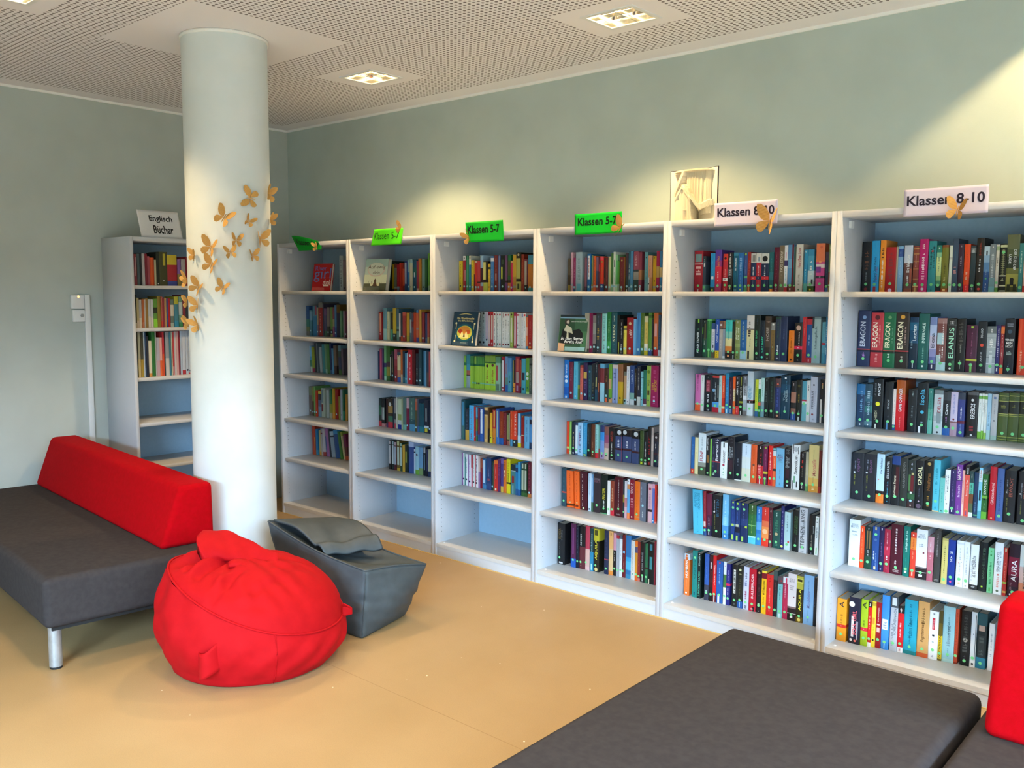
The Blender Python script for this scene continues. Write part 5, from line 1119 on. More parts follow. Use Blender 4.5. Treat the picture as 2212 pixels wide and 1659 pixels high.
*1053 73 267 240 2c70ac b.2-.5=3ca0d4 b.0-.1=3c88b0 b.2-.4=50b0d8
*1127 55 242 240 d8d4cc ~.5-.9=c8988c*.2 ~.2-.5=a8b4ac*.2 d.15=68a890*.35
-1183 39 245 240 d88c28 b.88-1=e87020 b.7-.85=585070 b.0-.12=e06420 o.16
-1224 36 244 240 8c2c28 ~.4-.95=b06050*.2 o.13 b.0-.08=d07060
*1261 64 245 240 191a1b T:KEIN_PRINZ:.3:.75:98989c:.3 o.17 r.02-.15=d0d8c8*.15
-1328 37 241 240 2c6c48 b.36-.4=3c2420 o.16
*1369 87 257 240 161819 r.8-.95=3c7c90*.4 r.35-.65=408c94*.4 r.0-.12=d8d0b0*.15@.2
-1458 16 268 240 8c2030
R 3 1
-63 67 209 220 d8c030 d.18=202018*.35 ~.2-.9=a89020*.2
-144 48 242 220 a82838 b.88-1=e0dcd8 d.94=201c1c*.4 r.3-.6=c8989c*.3@.8 u.14
-197 57 243 220 30805c b.9-1=206848 r.0-1=50a078*.3@.6 u.14
-258 33 242 220 2c78a0 b.75-1=d8d8c8 r.9-.97=446*.4 u.14
-301 44 212 220 d8c028 ~.1-.9=988818*.2 u.14
-348 20 211 220 c88020 b.0-.55=5c1c1c
-372 35 207 220 b82c24 b.93-1=d0b0a0 r.0-.18=989070*.6 u.14
-409 55 206 220 c03c40 b.27-.32=3c1c1c u.14
-467 53 242 220 3c2028 b.65-1=98b8d0 b.0-.15=a84858 b.15-.25=90b4c8
-523 80 201 220 201c18 r.4-.98=d8d078*.6@.3 b.0-.3=c0c858 b.3-.36=302020
-611 40 185 220 d8b030 b.8-.88=484818 ~.3-.7=988018*.3 d.16=182830*.4
-655 59 234 220 3c78b8 b.85-.95=d8e0e8 b.95-1=3468a0 ~.2-.8=88a8d8*.3 u.14
-720 66 240 220 70282c r.3-.5=a07c78*.4 ~.5-.95=90483c*.4 u.14
-789 43 237 220 48548c r.0-1=8898b8*.3@.6
*837 74 237 220 18201c r.35-.68=a8b040*.4@.3 r.75-.88=384c38*.5 u.14
-916 40 238 220 704870 b.0-.22=704080 b.25-.3=301820
-961 50 239 220 48542c b.85-1=246c3c b.33-.43=245c34 b.25-.31=301820 b.0-.24=c07838 u.13
-1012 37 201 220 c02848 b.93-1=c8a060 b.0-.28=b02060 u.13
-1050 56 240 220 cca034 b.0-.4=b88838 b.0-.12=b87c40 b.1-.16=98947c
*1108 82 253 220 2c2818 r.33-.85=b0ac58*.85 b.27-.31=201810 b.0-.25=b0ac50 d.94=c8c098*.4 r.06-.2=303018*.4
-1195 47 240 220 882c1c ~.2-.9=b05c30*.3
-1246 55 206 220 703040 r.2-.95=a8a090*.65 b.0-.2=282024 d.12=88b0b0*.4
*1309 79 234 220 b87028 b.75-1=4488a0 b.0-.1=3c8c94 u.12
R 3 2
-390 45 231 217 8c9494 ~.3-.85=6c7478*.3 k.1
-447 66 229 213 a4b4b8 d.95=181818*.5 ~.2-.85=6c7478*.25 d.1=181818*.5
-523 61 230 209 b4c4c8 d.95=181c1c*.5 ~.2-.85=707880*.25 d.1=181818*.5
-595 45 231 205 c8b8c8 b.0-.2=d0d8d8 k.18
-650 41 230 201 b42430 r.1-.9=d8c8c4*.6 d.92=701020*.7 d.08=e8d0d0*.5
-702 49 231 197 c03030 r.2-.9=d8c8b8*.6 d.92=901820*.6 d.08=e0d0d0*.5
-760 45 230 193 d8dcd8 d.93=a82030*.6 ~.2-.85=889*.3 d.08=b82830*.6
-825 39 229 189 d4dad8 d.93=a02030*.5 ~.2-.85=889*.3 d.08=305848*.6
-872 39 229 185 d4dad8 d.93=b83838*.7 ~.2-.85=889*.3 d.08=b02838*.7
-930 55 228 181 d0d4d4 r.85-.97=702028*.15 ~.2-.75=98a0a0*.25 d.08=a83028*.4
-993 41 228 177 d0d4d4 d.93=901c2c*.6 ~.2-.8=8c9494*.3 d.08=701020*.6
-1043 41 229 173 d0d4d4 d.93=c06050*.6 ~.2-.8=98a0a0*.3 d.08=401018*.6
-1095 54 229 170 98b048 r.15-.85=c8ccb8*.5 d.94=401818*.5 d.08=b8c068*.5
-1166 49 230 166 a82048 r.1-.9=d8d8dc*.5 b.94-1=902048 d.08=e8d8d0*.5
-1225 39 228 162 d8dce0 d.94=a82840*.7 ~.2-.8=889*.3 d.08=203850*.7
-1272 34 228 158 d0d4d4 d.94=401818*.5 ~.2-.8=a8a098*.3 d.08=885830*.5
-1314 40 228 154 d8dce0 r.88-.98=5060b0*.4 ~.15-.85=788090*.3 d.08=501018*.4
-1362 37 228 150 e0e4e4 d.94=d84050*.8 ~.2-.8=98a8a8*.3
-1410 31 213 146 d87850 b.0-.08=4890b8 r.4-.65=d8b0a8*.7 b.95-1=687880
*1450 71 215 142 981c20 ~.35-.85=c88880*.15 r.03-.08=c88830*.5 d.17=a0b0a8*.35
R 3 3
-62 43 224 270 98c038 b.77-1=488038 b.7-.77=186038 r.8-1=88b048*.5
-109 73 235 270 347c88 b.0-.36=90a0a4 b.36-.39=303030 b.39-.52=a05848 b.52-.7=3c88a0
-185 32 224 270 98c038 b.77-1=407c38 b.7-.77=186038
-219 34 224 270 90b838 b.77-1=407c38 b.7-.77=186038 b.15-.2=70b898
-267 29 224 270 98c038 b.77-1=88b048 b.7-.77=186038 b.15-.2=70b898
-300 34 225 270 98c038 b.77-1=407c38 b.7-.77=186038 k.17
-336 33 225 270 98c038 b.77-1=488838 b.7-.77=186038 k.17
-373 36 225 270 98c038 b.77-1=488838 b.7-.77=186038 b.16-.2=70b898
-413 39 225 270 90b838 b.77-1=407c38 b.7-.77=186038 b.16-.2=70b898
*460 97 234 270 a0c838 b.82-1=789838 b.78-.82=2c5c28 d.7=401818*.45 ~.2-.6=98802c*.35 b.14-.18=80b898
*563 96 235 269 a0c838 b.82-1=789838 b.78-.82=2c5c28 d.73=601c28*.45 ~.2-.6=98802c*.35 b.14-.18=80b898
*663 87 230 268 8cb098 b.82-1=5c8c68 r.3-.75=a84048*.35@.35 r.02-.2=607868*.6
-776 50 235 267 98182c r.12-.9=d4d4d8*.6 d.9=201820*.35 d.06=e8e0e0*.5
-836 53 238 266 6888b0 b.0-.2=2c5ca0 b.2-.4=5c8078 r.5-.8=807888*.5
-893 64 230 265 5098b0 b.6-1=5088b8 ~.2-.5=3c7c90*.3 d.3=182830*.4
-986 40 214 264 302018 r.3-1=c8c070*.3@.15 b.0-.3=d89038 d.16=303030*.4
*1030 74 242 263 8c1c38 r.6-.95=b85848*.5 r.28-.58=a09088*.6 r.05-.2=a88098*.4
-1108 26 221 262 a04028 b.0-.2=601828
*1139 71 231 261 44a0b0 r.38-.6=302838*.65 d.13=182838*.4
-1221 53 237 260 609830 d.56=d0dcd0*.8 d.43=d0dcd0*.8 d.17=206848*.4 b.0-.06=a8d080
-1280 43 238 259 505850 b.8-.85=202420 ~.1-.75=98a098*.2
R 3 4
*66 72 280 241 204850 r.35-.95=4080a0*.6 r.0-.35=406860*.5
-141 69 221 242 1c2430 b.0-.32=c8983c ~.35-.95=485060*.3
*213 89 246 244 48a8d8 T:Nebel:.3:.9:6c80a8:.4 ~.05-.28=806888*.3
-303 32 240 246 a8281c b.0-.18=c83030 d.12=a8d8d8*.4
-337 26 238 248 306880 b.7-1=4898b8 b.3-.65=607c38 b.0-.15=387048
-374 29 234 249 782030 b.0-.2=385080
-404 70 232 251 28509c r.25-.98=d0d8e0*.5 b.0-.2=2c58a0 d.9=d8e0e8*.6
-486 60 242 253 d8b070 b.8-.92=4c3828 r.1-.75=b88c40*.3
-547 29 244 254 5c3818 b.0-.4=201410
-586 42 208 255 d8a828 b.0-.22=d8d030 d.18=202018*.5
-636 54 230 255 a82028 r.5-.98=d8a848*.4@.6 b.0-.45=c87828 d.15=203058*.3
-699 55 241 255 2c5098 r.2-.95=98b0a8*.45 b.0-.2=3c70b0
*759 73 224 255 883018 b.0-.2=2058a0 ~.3-.8=a85830*.2
-836 49 221 255 782028 ~.1-.9=904848*.3
-895 56 218 255 2c2c20 r.2-.95=888c58*.6@.4 r.0-1=d0d0a8*.2@.9 b.0-.15=905048
-960 39 235 255 d84c24 ~.3-.8=e89868*.3 b.0-.2=4c90b8
*1000 73 238 255 d83c20 T:ÜSTER:.3:.95:f0d8d0:.4:.65 b.0-.2=282830 u.13
-1089 53 227 255 3480b0 r.15-1=a8d0e8*.5 b.0-.12=d8d020 b.12-.35=d0d8d8
-1154 48 215 255 8c1c1c b.38-.4=c0c0a0 b.0-.15=883828 d.97=889030*.4
*1208 83 214 255 68a8d0 ~.2-.9=4c80a8*.25
-1294 43 217 255 4888c0 b.75-.9=202438 b.0-.2=203858
R 3 5
-67 54 229 253 d8d8d8 r.0-1=88408c*.25@.1 r.0-1=3c8878*.2@.9 k.2
-122 47 226 253 dcdcdc r.0-.9=2c7c78*.25@.1 ~.4-.85=8c9494*.3 k.2
-180 51 225 254 d4d0d8 r.0-1=904898*.25@.1 ~.3-.85=8c80a0*.3 k.15
-233 23 226 254 a82830 b.0-.6=d8a0b0
-257 46 228 255 d8d4d0 r.0-1=b82838*.25@.1 ~.3-.9=909090*.3 k.15
-312 56 228 255 dcd4d4 r.0-1=c02838*.25@.1 ~.2-.9=505058*.35 k.14
-369 33 228 256 8c4840 b.5-1=c8a8a0 b.0-.5=987098
-404 38 208 257 882020 b.0-.5=801028 b.7-1=984830
-447 65 212 257 2c5c8c r.2-.95=b8d0e0*.55 b.0-.15=3c78a8
*519 87 226 258 283c68 ~.4-.7=7080a0*.2 r.28-.35=884858*.5 b.0-.2=344878
-615 36 204 258 203028 ~.4-.9=506058*.3 u.14
-658 70 215 259 c82c28 b.88-1=e07030 ~.4-.8=e08880*.25 r.02-.1=e8d8c0*.4 r.0-.9=f0b050*.15@.05
-731 45 224 259 682858 ~.5-.9=904878*.4 b.0-.06=583060
-778 48 234 260 483878 b.85-1=705898 b.0-.18=c8a848
-827 54 226 261 d87028 ~.4-.95=a84c18*.3 r.5-.7=e8c0a0*.4
-885 65 236 261 e0d020 b.28-.33=202010 T:HANNI:.35:.6:303010:.35 ~.65-.95=a89818*.3
*960 83 204 262 487c80 b.8-1=203038 b.78-.8=b8c8c8 r.38-.62=903030*.45 r.02-.3=a0c0c0*.2
-1047 39 208 262 2c80b0 b.75-.9=203860 b.0-.2=28588c
-1087 39 228 263 3c98c8 b.0-.18=285c98
-1144 52 223 263 204028 r.2-.8=b0b8a0*.65 r.85-1=b8c0a8*.5 b.0-.12=386030
-1197 48 222 264 204028 r.2-.8=b8bca8*.65 r.85-1=b8c0a8*.5 b.0-.12=386030
-1252 63 239 265 601c2c b.0-.1=b87038 ~.2-.95=884450*.3 u.14
R 2 1
-228 97 227 265 2c3c38 b.0-.4=1c2824
-366 42 202 265 b89820 b.0-.1=385048
-410 51 207 265 788068 b.85-1=704030 b.0-.1=884838 b.1-.15=a0a898
-477 48 201 265 a82830 b.1-.18=80949c b.0-.1=5c7088
-530 66 211 265 b83420 r.0-.15=c83c30*.4 r.0-1=982818*.3@.8
-601 39 208 265 782018 b.2-.8=c04c28
-643 59 221 265 284080 r.25-.95=a0a8b8*.6 b.0-.2=204068
-713 36 233 265 3070a0 b.6-1=78a0a8 u.15
-752 62 236 265 b8bca0 b.2-.8=c0b8a0 d.14=203048*.3 b.88-1=90b0b8
-821 80 229 265 20506c b.5-.75=205c58 r.45-.6=c8d8e0*.2 u.14
-905 38 223 265 983040 b.0-.1=c8a8a0
-945 59 238 265 b87828 r.0-1=a84c58*.3@.1 b.0-.4=a88030
-1016 62 235 265 70948c d.13=182838*.4
-1081 46 229 265 2c5c38 b.0-.12=204850
-1146 34 272 265 609838 b.0-.15=88a880
R 2 2
-118 81 210 236 8c1818 r.28-.95=d8a080*.35 d.21=b88c8c*.4
-232 81 240 232 88a8ac b.35-1=608c98 b.0-.35=98c0b8
-324 55 216 228 b8b890 ~.3-.9=8c8c68*.3
-416 45 208 225 1c2018 b.0-.4=408870
-474 69 241 221 282c20 b.22-1=b09828 u.15
-564 57 238 217 3c5c68 b.0-.45=587c70 b.3-.36=202828
-632 28 203 213 c0b8b0 b.0-.15=504038
-672 40 204 210 243038 b.0-.18=a03c20
-724 65 213 206 943430 b.88-1=b05040 b.0-.2=8c2c28 u.17
-823 48 210 202 b88c28 b.0-.2=a09038
-894 38 214 199 909898 b.75-1=385058 b.0-.3=486068
-943 41 210 195 4c4858 b.5-.7=582030
-994 54 212 191 a83818 b.0-.15=a82c28
-1059 47 231 187 b05838 b.92-1=387098 b.0-.15=304080 b.4-.45=807878
-1120 53 236 184 b88c38 r.0-1=881c20*.3@.1
-1189 61 217 180 6c1c28 r.0-1=983c40*.3@.6 u.15
-1270 42 210 176 283860 b.0-.15=385878
-1323 40 210 173 984038 b.0-.2=a08048
-1373 26 210 169 582018
R 2 3
-58 31 215 251 203050
-107 60 237 245 a03858 r.0-1=c86078*.3@.5 b.0-.15=904048
-186 24 238 238 483860
-243 51 264 231 68a068 b.0-.38=4c9c68 b.38-.5=302858 b.0-.12=a0d0b8
-313 77 262 224 346028 b.35-.55=402830 b.15-.4=807820
-412 33 202 217 181818 r.2-.9=c8c8c0*.5
-464 44 226 210 241c1c r.3-.8=888860*.35 u.2
-543 62 243 203 843038 b.0-.5=782028 b.7-1=984858 u.15
-624 69 224 196 c0b890 b.9-1=204050 d.88=681820*.25 b.0-.17=284c90 b.17-.4=a87858
-713 42 243 189 b05820 b.0-.25=a89078
-775 47 234 183 1c2838 b.0-.2=285868
-841 41 222 176 3c80a0 b.0-.3=3888a0 u.15
-899 16 228 169 c8c0c0 b.0-.5=b88098
*934 85 249 162 b01c2c d.84=d8d0d0*.45 ~.2-.65=d88890*.3 u.15
-1038 59 250 155 501418
-1130 56 227 148 18202c ~.3-.55=90a8a0*.3 u.14
-1207 61 258 141 20404c ~.2-.5=507880*.2 u.14
-1322 57 251 134 3c78a0 r.0-1=70a0b8*.3@.9
-1398 44 251 127 20344c b.0-.4=504440
-1459 27 248 121 983840 b.0-.15=801c24
R 2 4
-59 55 217 254 202c28 b.0-.2=a83038 b.4-.75=205038
-127 27 215 254 181818 r.25-.7=a0a0a0*.6 b.0-.12=b07878
-157 36 216 255 181818 r.25-.7=a0b0a8*.6 b.0-.12=b07878
-232 37 219 255 381c18 b.0-.15=402850
-272 98 224 255 302418 b.5-.75=907038 d.8=c0c0b8*.6 b.0-.2=b02838 b.2-.4=386850
-383 33 227 255 182030
-419 37 229 255 807c7c b.0-.17=a04048 b.3-.5=282828
-459 27 239 255 b0b0a0
-490 83 228 255 a8b498 b.0-.15=182c78 b.15-.3=a8b0b0 b.3-.5=7c8c4c
-576 29 231 255 98a080
-612 69 242 255 4c6c68 b.0-.16=68a094
-686 47 244 255 701c38 b.68-1=b898a0 u.15
*752 116 248 255 40605c b.0-.2=4880a0 b.2-.35=284850 ~.3-.9=88a898*.15
-874 51 245 255 a06858 b.0-.65=4c4830 b.65-.9=a85840 u.13
-929 34 245 255 404858 b.0-.18=305c98
-966 98 215 255 184c5c b.0-.2=207080 r.6-1=104858*.4
*1073 90 245 255 202838 r.35-.75=a0a8a8*.25 b.15-.22=b8c8d0 r.03-.14=c8c038*.6
-1170 40 244 255 141c30 u.14
R 2 5
-212 51 222 285 1c1a18 r.2-.85=a8a4a4*.75 r.88-1=b0a8a8*.7
-280 54 223 285 1c2424 r.2-.85=a8b0b4*.75 r.88-1=98a8a8*.7
-337 51 217 285 481820 r.2-.85=9098a4*.75 r.88-1=a89098*.7
-398 67 230 285 604c20 r.2-.8=a8b0a0*.7 b.0-.1=b09030 r.85-1=b0b480*.7
-472 47 216 285 1c3828 r.2-.85=a8bcb4*.7 r.9-1=90b098*.7
-525 50 207 285 b89030
-581 59 211 285 202c24 r.35-.75=889038*.5
*663 114 238 285 304880 b.85-1=a0b0d0
-784 26 189 285 b0c0d0 b.85-.9=202830
-813 71 212 285 90b8c8 b.0-.17=649838 d.7=481030*.5
-887 89 210 285 6490b4 b.0-.25=708858
-983 63 215 285 182028 r.8-1=a0a8b0*.6 r.2-.75=80a0b0*.2
-1052 31 200 285 181824 b.2-1=2c3050
-1090 25 204 285 b0ac90 b.0-.2=203050
-1118 25 206 285 b8b490 b.0-.2=203050
R 1 1
-1084 84 276 200 98a4a8 ~.1-.6=383c40*.3 ~.65-.95=788088*.4
-1171 66 242 200 706868 b.5-1=706068 k.1
R 1 2
-58 83 245 250 284c80 b.3-.55=3c7468 b.0-.3=6c7850 b.0-.15=706c68
-148 62 213 250 407080 b.6-.95=6890a8 u.2
-237 109 248 250 2c6c98 b.65-1=4c7c94 r.7-1=904050*.4@.8
-353 34 234 250 9c8c70 b.0-.4=705c70 u.15
-393 107 274 250 841c18 ~.2-.7=b06858*.3 b.85-1=70706c u.14
-507 27 266 250 403c50
-540 66 226 250 404060 b.0-.2=306048 b.75-1=604870
-613 72 237 250 6c6460 b.0-.35=242c28 u.15
-705 59 238 250 507c38 b.0-.1=909860 b.1-.25=182018 u.16
-767 42 237 250 783848 b.35-.6=888860 b.0-.35=804068
-812 48 255 250 3c6c9c b.0-.3=2c4c88 u.13
-867 90 260 250 141c3c b.75-1=584410
-961 35 211 250 5c8c68
-1034 38 211 250 8c7888
-1075 38 211 250 582840 u.13
R 1 3
-69 55 218 280 7cb0d0 b.0-.2=c0c4b8 b.2-.45=487c60 b.45-.6=5898b8 lean=-.05
-126 71 213 280 909830 b.0-.15=983040 lean=-.07
-201 55 243 280 20242c b.4-.9=302c30 lean=-.04
-259 31 246 280 606c70 lean=-.06
-334 58 213 280 a0a8a8 lean=-.07
-415 64 237 280 3c8084 lean=-.07
-482 47 239 280 68906c b.0-.15=88b0a0 lean=-.07
-532 76 240 280 48783c lean=-.07
-615 43 251 280 1c2c58 b.0-.12=3c6090 lean=-.05
-661 46 210 280 5088b0 lean=-.06
-711 72 235 280 40302c b.3-1=706050 lean=-.05
-828 65 237 280 3c5044 b.8-1=688c98 b.0-.15=507040 b.2-.6=383c58 lean=-.03
-899 51 213 280 584c58 lean=-.03
R 1 4
-67 88 244 260 685850 b.7-1=70785c u.17
-162 36 247 260 808040 b.0-.5=503018 u.14
-201 41 248 260 6c9c50 b.0-.15=5c8c48 u.14
-245 59 217 260 b83818 u.16
-321 79 213 260 6888a0 b.9-1=c8b838 b.65-.9=302c2c b.4-.65=4c5c78
-408 100 241 260 a0ac9c r.2-.45=702028*.4@.3 r.5-.95=688088*.4@.3
-539 67 232 260 a0acac
-623 56 237 260 2c6c48 b.2-.5=888c38 b.0-.2=a8a890
-700 59 251 260 b89828 b.0-.2=d09038
-773 76 245 260 941c1c u.17
-863 27 190 260 888838
-910 55 248 259 a0aec0 d.17=141c38*.35
-970 34 250 258 246048 b.0-.3=3c8870
-1041 40 214 257 b08838 r.0-1=783c18*.4@.1
R 1 5
-120 81 249 271 b04028 r.0-.6=d0a040*.2@.9 lean=-.03
-204 58 217 275 20709c b.0-.2=3880a0 lean=-.04
-292 43 214 279 b8a870 b.0-.15=c89838 lean=-.05
-336 35 226 283 a8a09c b.8-.85=782030 lean=-.06
-372 70 229 285 b8b4b8 b.0-.15=984038 lean=-.07
-467 82 241 285 9c6498 r.0-.7=485890*.4@.1 lean=-.1
-552 49 235 285 303840 lean=-.12
-605 95 217 285 8ca0b0 b.85-1=a0c0d0 b.78-.83=202430 lean=-.15
-714 111 234 285 2c5088 b.85-1=3c8cc0 lean=-.17
-829 59 228 285 447c34 lean=-.18
-915 41 228 285 c0b088 b.85-1=98a040 lean=-.2
-960 71 214 285 5c3028 b.0-.15=a04820 b.5-1=702040 lean=-.15
R 0 1
-56 28 292 70 4a1c24
-87 34 225 70 984858 b.0-.3=703038
-123 39 223 70 8c3c44 r.3-.9=c8a8a8*.3
-164 38 227 70 4c5c60
-207 29 231 70 26282c
-239 42 231 70 b8b0b0
-283 34 229 70 7c2030
-321 32 211 70 a04c58
-355 66 202 70 c8481c r.0-1=d8602c*.3@.4
-425 27 187 70 b8b090
-455 47 242 70 282c24 d.06=ddd*.4
-503 122 247 70 48482c r.6-.95=b8a838*.3@.6 d.15=aaa*.2
-626 151 227 70 a82c34 b.68-1=d0b838 b.0-.15=3c4890
-785 56 196 70 8c7c48 b.45-1=8860a0
-848 64 198 70 a8a0a0 b.0-.4=988c70
-916 27 218 70 881c2c
R 0 2
-56 10 238 70 283830
-67 33 238 70 306c3c
-103 30 239 70 283028 b.0-.15=c0b8a0
-137 34 217 70 b0a880 b.0-.25=c0b0a0
-174 38 204 70 a8a8a8 b.0-.35=c8c0b0
-215 33 207 70 a85c30 b.0-.2=b06c48
-249 23 207 70 b0a8a0
-274 31 213 70 907038
-309 36 207 70 b0b4b8 b.0-.4=c8c0b0
-349 36 207 70 b8bcc0 b.0-.35=d0c8c0
-392 57 210 70 5c8c38 b.0-.3=88c838 b.5-.7=283020
-452 49 230 70 80702c
-506 25 226 70 a05048 b.0-.2=c04030
-536 22 220 70 883038
-561 29 217 70 a88858
-594 19 214 70 384888
-616 33 214 70 a01c28
-655 53 207 70 5c6c64 b.4-.8=c0b8a8 b.0-.15=90a098
-715 66 227 70 407888 b.0-.2=3080a0 b.75-1=a8a838
-789 57 230 70 688c78 b.4-.8=a8b8b8 b.0-.15=387c50
-852 40 240 70 782c38
-894 40 214 70 303840
R 0 3
-56 10 330 70 8c1c24
-67 45 330 70 d0c8b8 b.3-1=a8b0ac b.75-.95=983038
-123 11 330 70 283028
-136 36 330 70 c8bc90 b.4-1=a8ac9c
-176 37 325 70 a08838 b.4-1=484838
-219 16 330 70 b8c0c8
-237 19 330 70 304868
-261 29 299 70 282c38
-296 43 263 70 d0c8b0 b.0-.1=c88840
-345 49 330 70 2c6c30
-399 14 329 70 b0b0a8
-418 46 286 70 a8a4b0 b.0-.4=b898a0
-467 36 286 70 d86030 b.4-1=d8a098
-506 28 327 70 b83038 b.0-.5=d05030
-539 11 327 70 302c30
-555 58 326 70 c0bcb8 b.4-1=909498
-616 25 326 70 3c7888
-647 17 326 70 b8b8a0
-669 21 325 70 b84040 b.0-.2=d08888
-695 31 328 70 c0b4b4
-728 32 328 70 c89898
-765 17 330 70 882030
-789 28 330 70 a8b4c4
-822 53 330 70 b4bcc8 b.0-.1=a83038
-879 39 329 70 b0b8c4 k.1
-922 39 328 70 b0b8c4 k.08 b.0-.04=a83848
'''
ORD=['','first','second','third','fourth','fifth','sixth','seventh','eighth','ninth','tenth','eleventh','twelfth','thirteenth','fourteenth','fifteenth','sixteenth','seventeenth','eighteenth','nineteenth','twentieth','twenty-first','twenty-second','twenty-third','twenty-fourth','twenty-fifth','twenty-sixth','twenty-seventh','twenty-eighth','twenty-ninth','thirtieth']
def cname(h):
    r,g,b_=[int((h if len(h)==6 else ''.join(a*2 for a in h))[i:i+2],16)/255 for i in (0,2,4)]
    mx,mn=max(r,g,b_),min(r,g,b_); v=mx; s=0 if mx==0 else (mx-mn)/mx
    if v<.2 or (v<.26 and s<.4): return 'black'
    if s<.14: return 'white' if v>.8 else ('light grey' if v>.62 else ('grey' if v>.35 else 'dark grey'))
    import colorsys
    hu=colorsys.rgb_to_hsv(r,g,b_)[0]*360
    d='dark ' if v<.48 else ''
    if hu<14 or hu>=346: return 'pink' if (s<.45 and v>.7) else (d+'red')
    if hu<42: return 'orange' if (v>.75 and s>.6) else ('beige' if (v>.65 and s<.5) else 'brown')
    if hu<70: return 'yellow' if v>.7 and s>.5 else ('cream' if v>.7 else 'olive')
    if hu<160: return ('pale ' if (s<.35 and v>.6) else d)+'green'
    if hu<198: return ('pale ' if (s<.35 and v>.6) else d)+'turquoise'
    if hu<255: return ('pale ' if (s<.42 and v>.6) else d)+'blue'
    if hu<305: return ('pale ' if (s<.3 and v>.6) else d)+'purple'
    return d+'pink' if v>.6 else 'dark pink'
def spine_marks(mb, items, w, h, y, rnd):
    """lettering, labels and pictures of one spine, w wide and h high, on the plane y"""
    st=[]
    for it in items:
        k=it[0]
        try:
            if k=='b' and it[1]=='.': continue
            if it[:2] in ('T:','H:','D:'):
                f=it.split(':'); s=f[1].replace('_',' ')
                if f[0] in 'TD':
                    a,c_=float(f[2])*h,float(f[3])*h; col=hexc(f[4]); th=float(f[5])*w; xo=(float(f[6]) if len(f)>6 else .5)*w
                    put_text(mb,s,(lambda u,v:(xo+th*(.5-v),y,a+(c_-a)*u)) if f[0]=='T' else (lambda u,v:(xo+th*(v-.5),y,c_-(c_-a)*u)),col)
                else:
                    zc=float(f[2])*h; col=hexc(f[3]); tw=min(float(f[4]),.92)*w; V,Fs,asp=glyphs(s); th=min(tw/asp*1.35,h*.06)
                    put_text(mb,s,lambda u,v:(w/2+tw*(u-.5),y,zc+th*(v-.5)),col)
            elif k=='~':
                rg,q=it[1:].split('='); a,c_=[float(x) for x in rg.split('-')]; a*=h; c_*=h
                xo=.5
                if '@' in q: q,xo=q.split('@'); xo=float(xo)
                q=q.split('*'); col=hexc(q[0]); th=(float(q[1]) if len(q)>1 else .35)*w
                z=a; n=max(3,min(16,int((c_-a)/max(th*.75,.003)))); step=(c_-a)/n
                for i in range(n):
                    if rnd.random()<.13: continue
                    x1=xo*w+th/2*rnd.choice((1,1,.75,.8)); x0=xo*w-th/2*rnd.choice((1,1,.6,.9))
                    z0=a+step*i; z1=z0+step*.72
                    if rnd.random()<.5: mb.poly([(x0,y,z0),(x1,y,z0),(x1,y,z1),(x0,y,z1)],col)
                    else:
                        t_=step*.26; mb.poly([(x0,y,z0),(x1,y,z0),(x1,y,z0+t_),(x0,y,z0+t_)],col); xm=(x0+x1)/2
                        mb.poly([(xm,y,z0+t_),(xm+th*.22,y,z0+t_),(xm+th*.22,y,z1),(xm,y,z1)],col)
            elif k=='r':
                rg,q=it[1:].split('='); xo=.5
                a,c_=re_range(rg)
                if '@' in q: q,xo=q.split('@'); xo=float(xo)
                q=q.split('*'); col=hexc(q[0]); hw=(float(q[1]) if len(q)>1 else .7)*w/2; xo*=w
                x0,x1=max(xo-hw,.0004),min(xo+hw,w-.0004)
                mb.poly([(x0,y+.0002,a*h),(x1,y+.0002,a*h),(x1,y+.0002,c_*h),(x0,y+.0002,c_*h)],col)
            elif k in 'dq':
                p,q=it[1:].split('=') ; p='.'+p.split('.')[1]; zc=float(p)*h; xo=.5
                if '@' in q: q,xo=q.split('@'); xo=float(xo)
                q=q.split('*'); col=hexc(q[0]); rr=(float(q[1]) if len(q)>1 else .35)*w/2
                if k=='d': mb.disc((xo*w,y,zc),rr,'y',14,col)
                else: mb.poly([(xo*w-rr,y,zc-rr),(xo*w+rr,y,zc-rr),(xo*w+rr,y,zc+rr),(xo*w-rr,y,zc+rr)],col)
            elif it.startswith('dots'):
                col=hexc(it.split('=')[1])
                for i in range(26):
                    for j in range(4): mb.disc((w*(.14+.24*j+(.12 if i%2 else 0)-.06),y+.0001,h*(i+.5)/26),.0013,'y',6,col)
            elif it.startswith('zig'):
                a,c_=re_range(it[3:].split('=')[0]); col=hexc(it.split('=')[1]); n=12
                for i in range(n):
                    z0=h*(a+(c_-a)*i/n); z1=h*(a+(c_-a)*(i+1)/n); zm=(z0+z1)/2
                    mb.poly([(w*.2,y,zm),(w*.5,y,z0),(w*.8,y,zm),(w*.5,y,z1)],col)
        except Exception as e: print('mark',it,e)
def re_range(s): return [float(x) for x in s.split('-')]
DOTC={'o':'7fdb8e','u':'a2d4dc','k':'1c2030','y':'d8e070'}
def dot_of(items):
    for it in items:
        if it[0] in DOTC and (len(it)==1 or it[1] in '.@0123456789'):
            q=it[1:]; xo=.5
            if '@' in q: q,xo=q.split('@'); xo=float(xo)
            return (float(q) if q else .14), DOTC[it[0]], xo
    return None
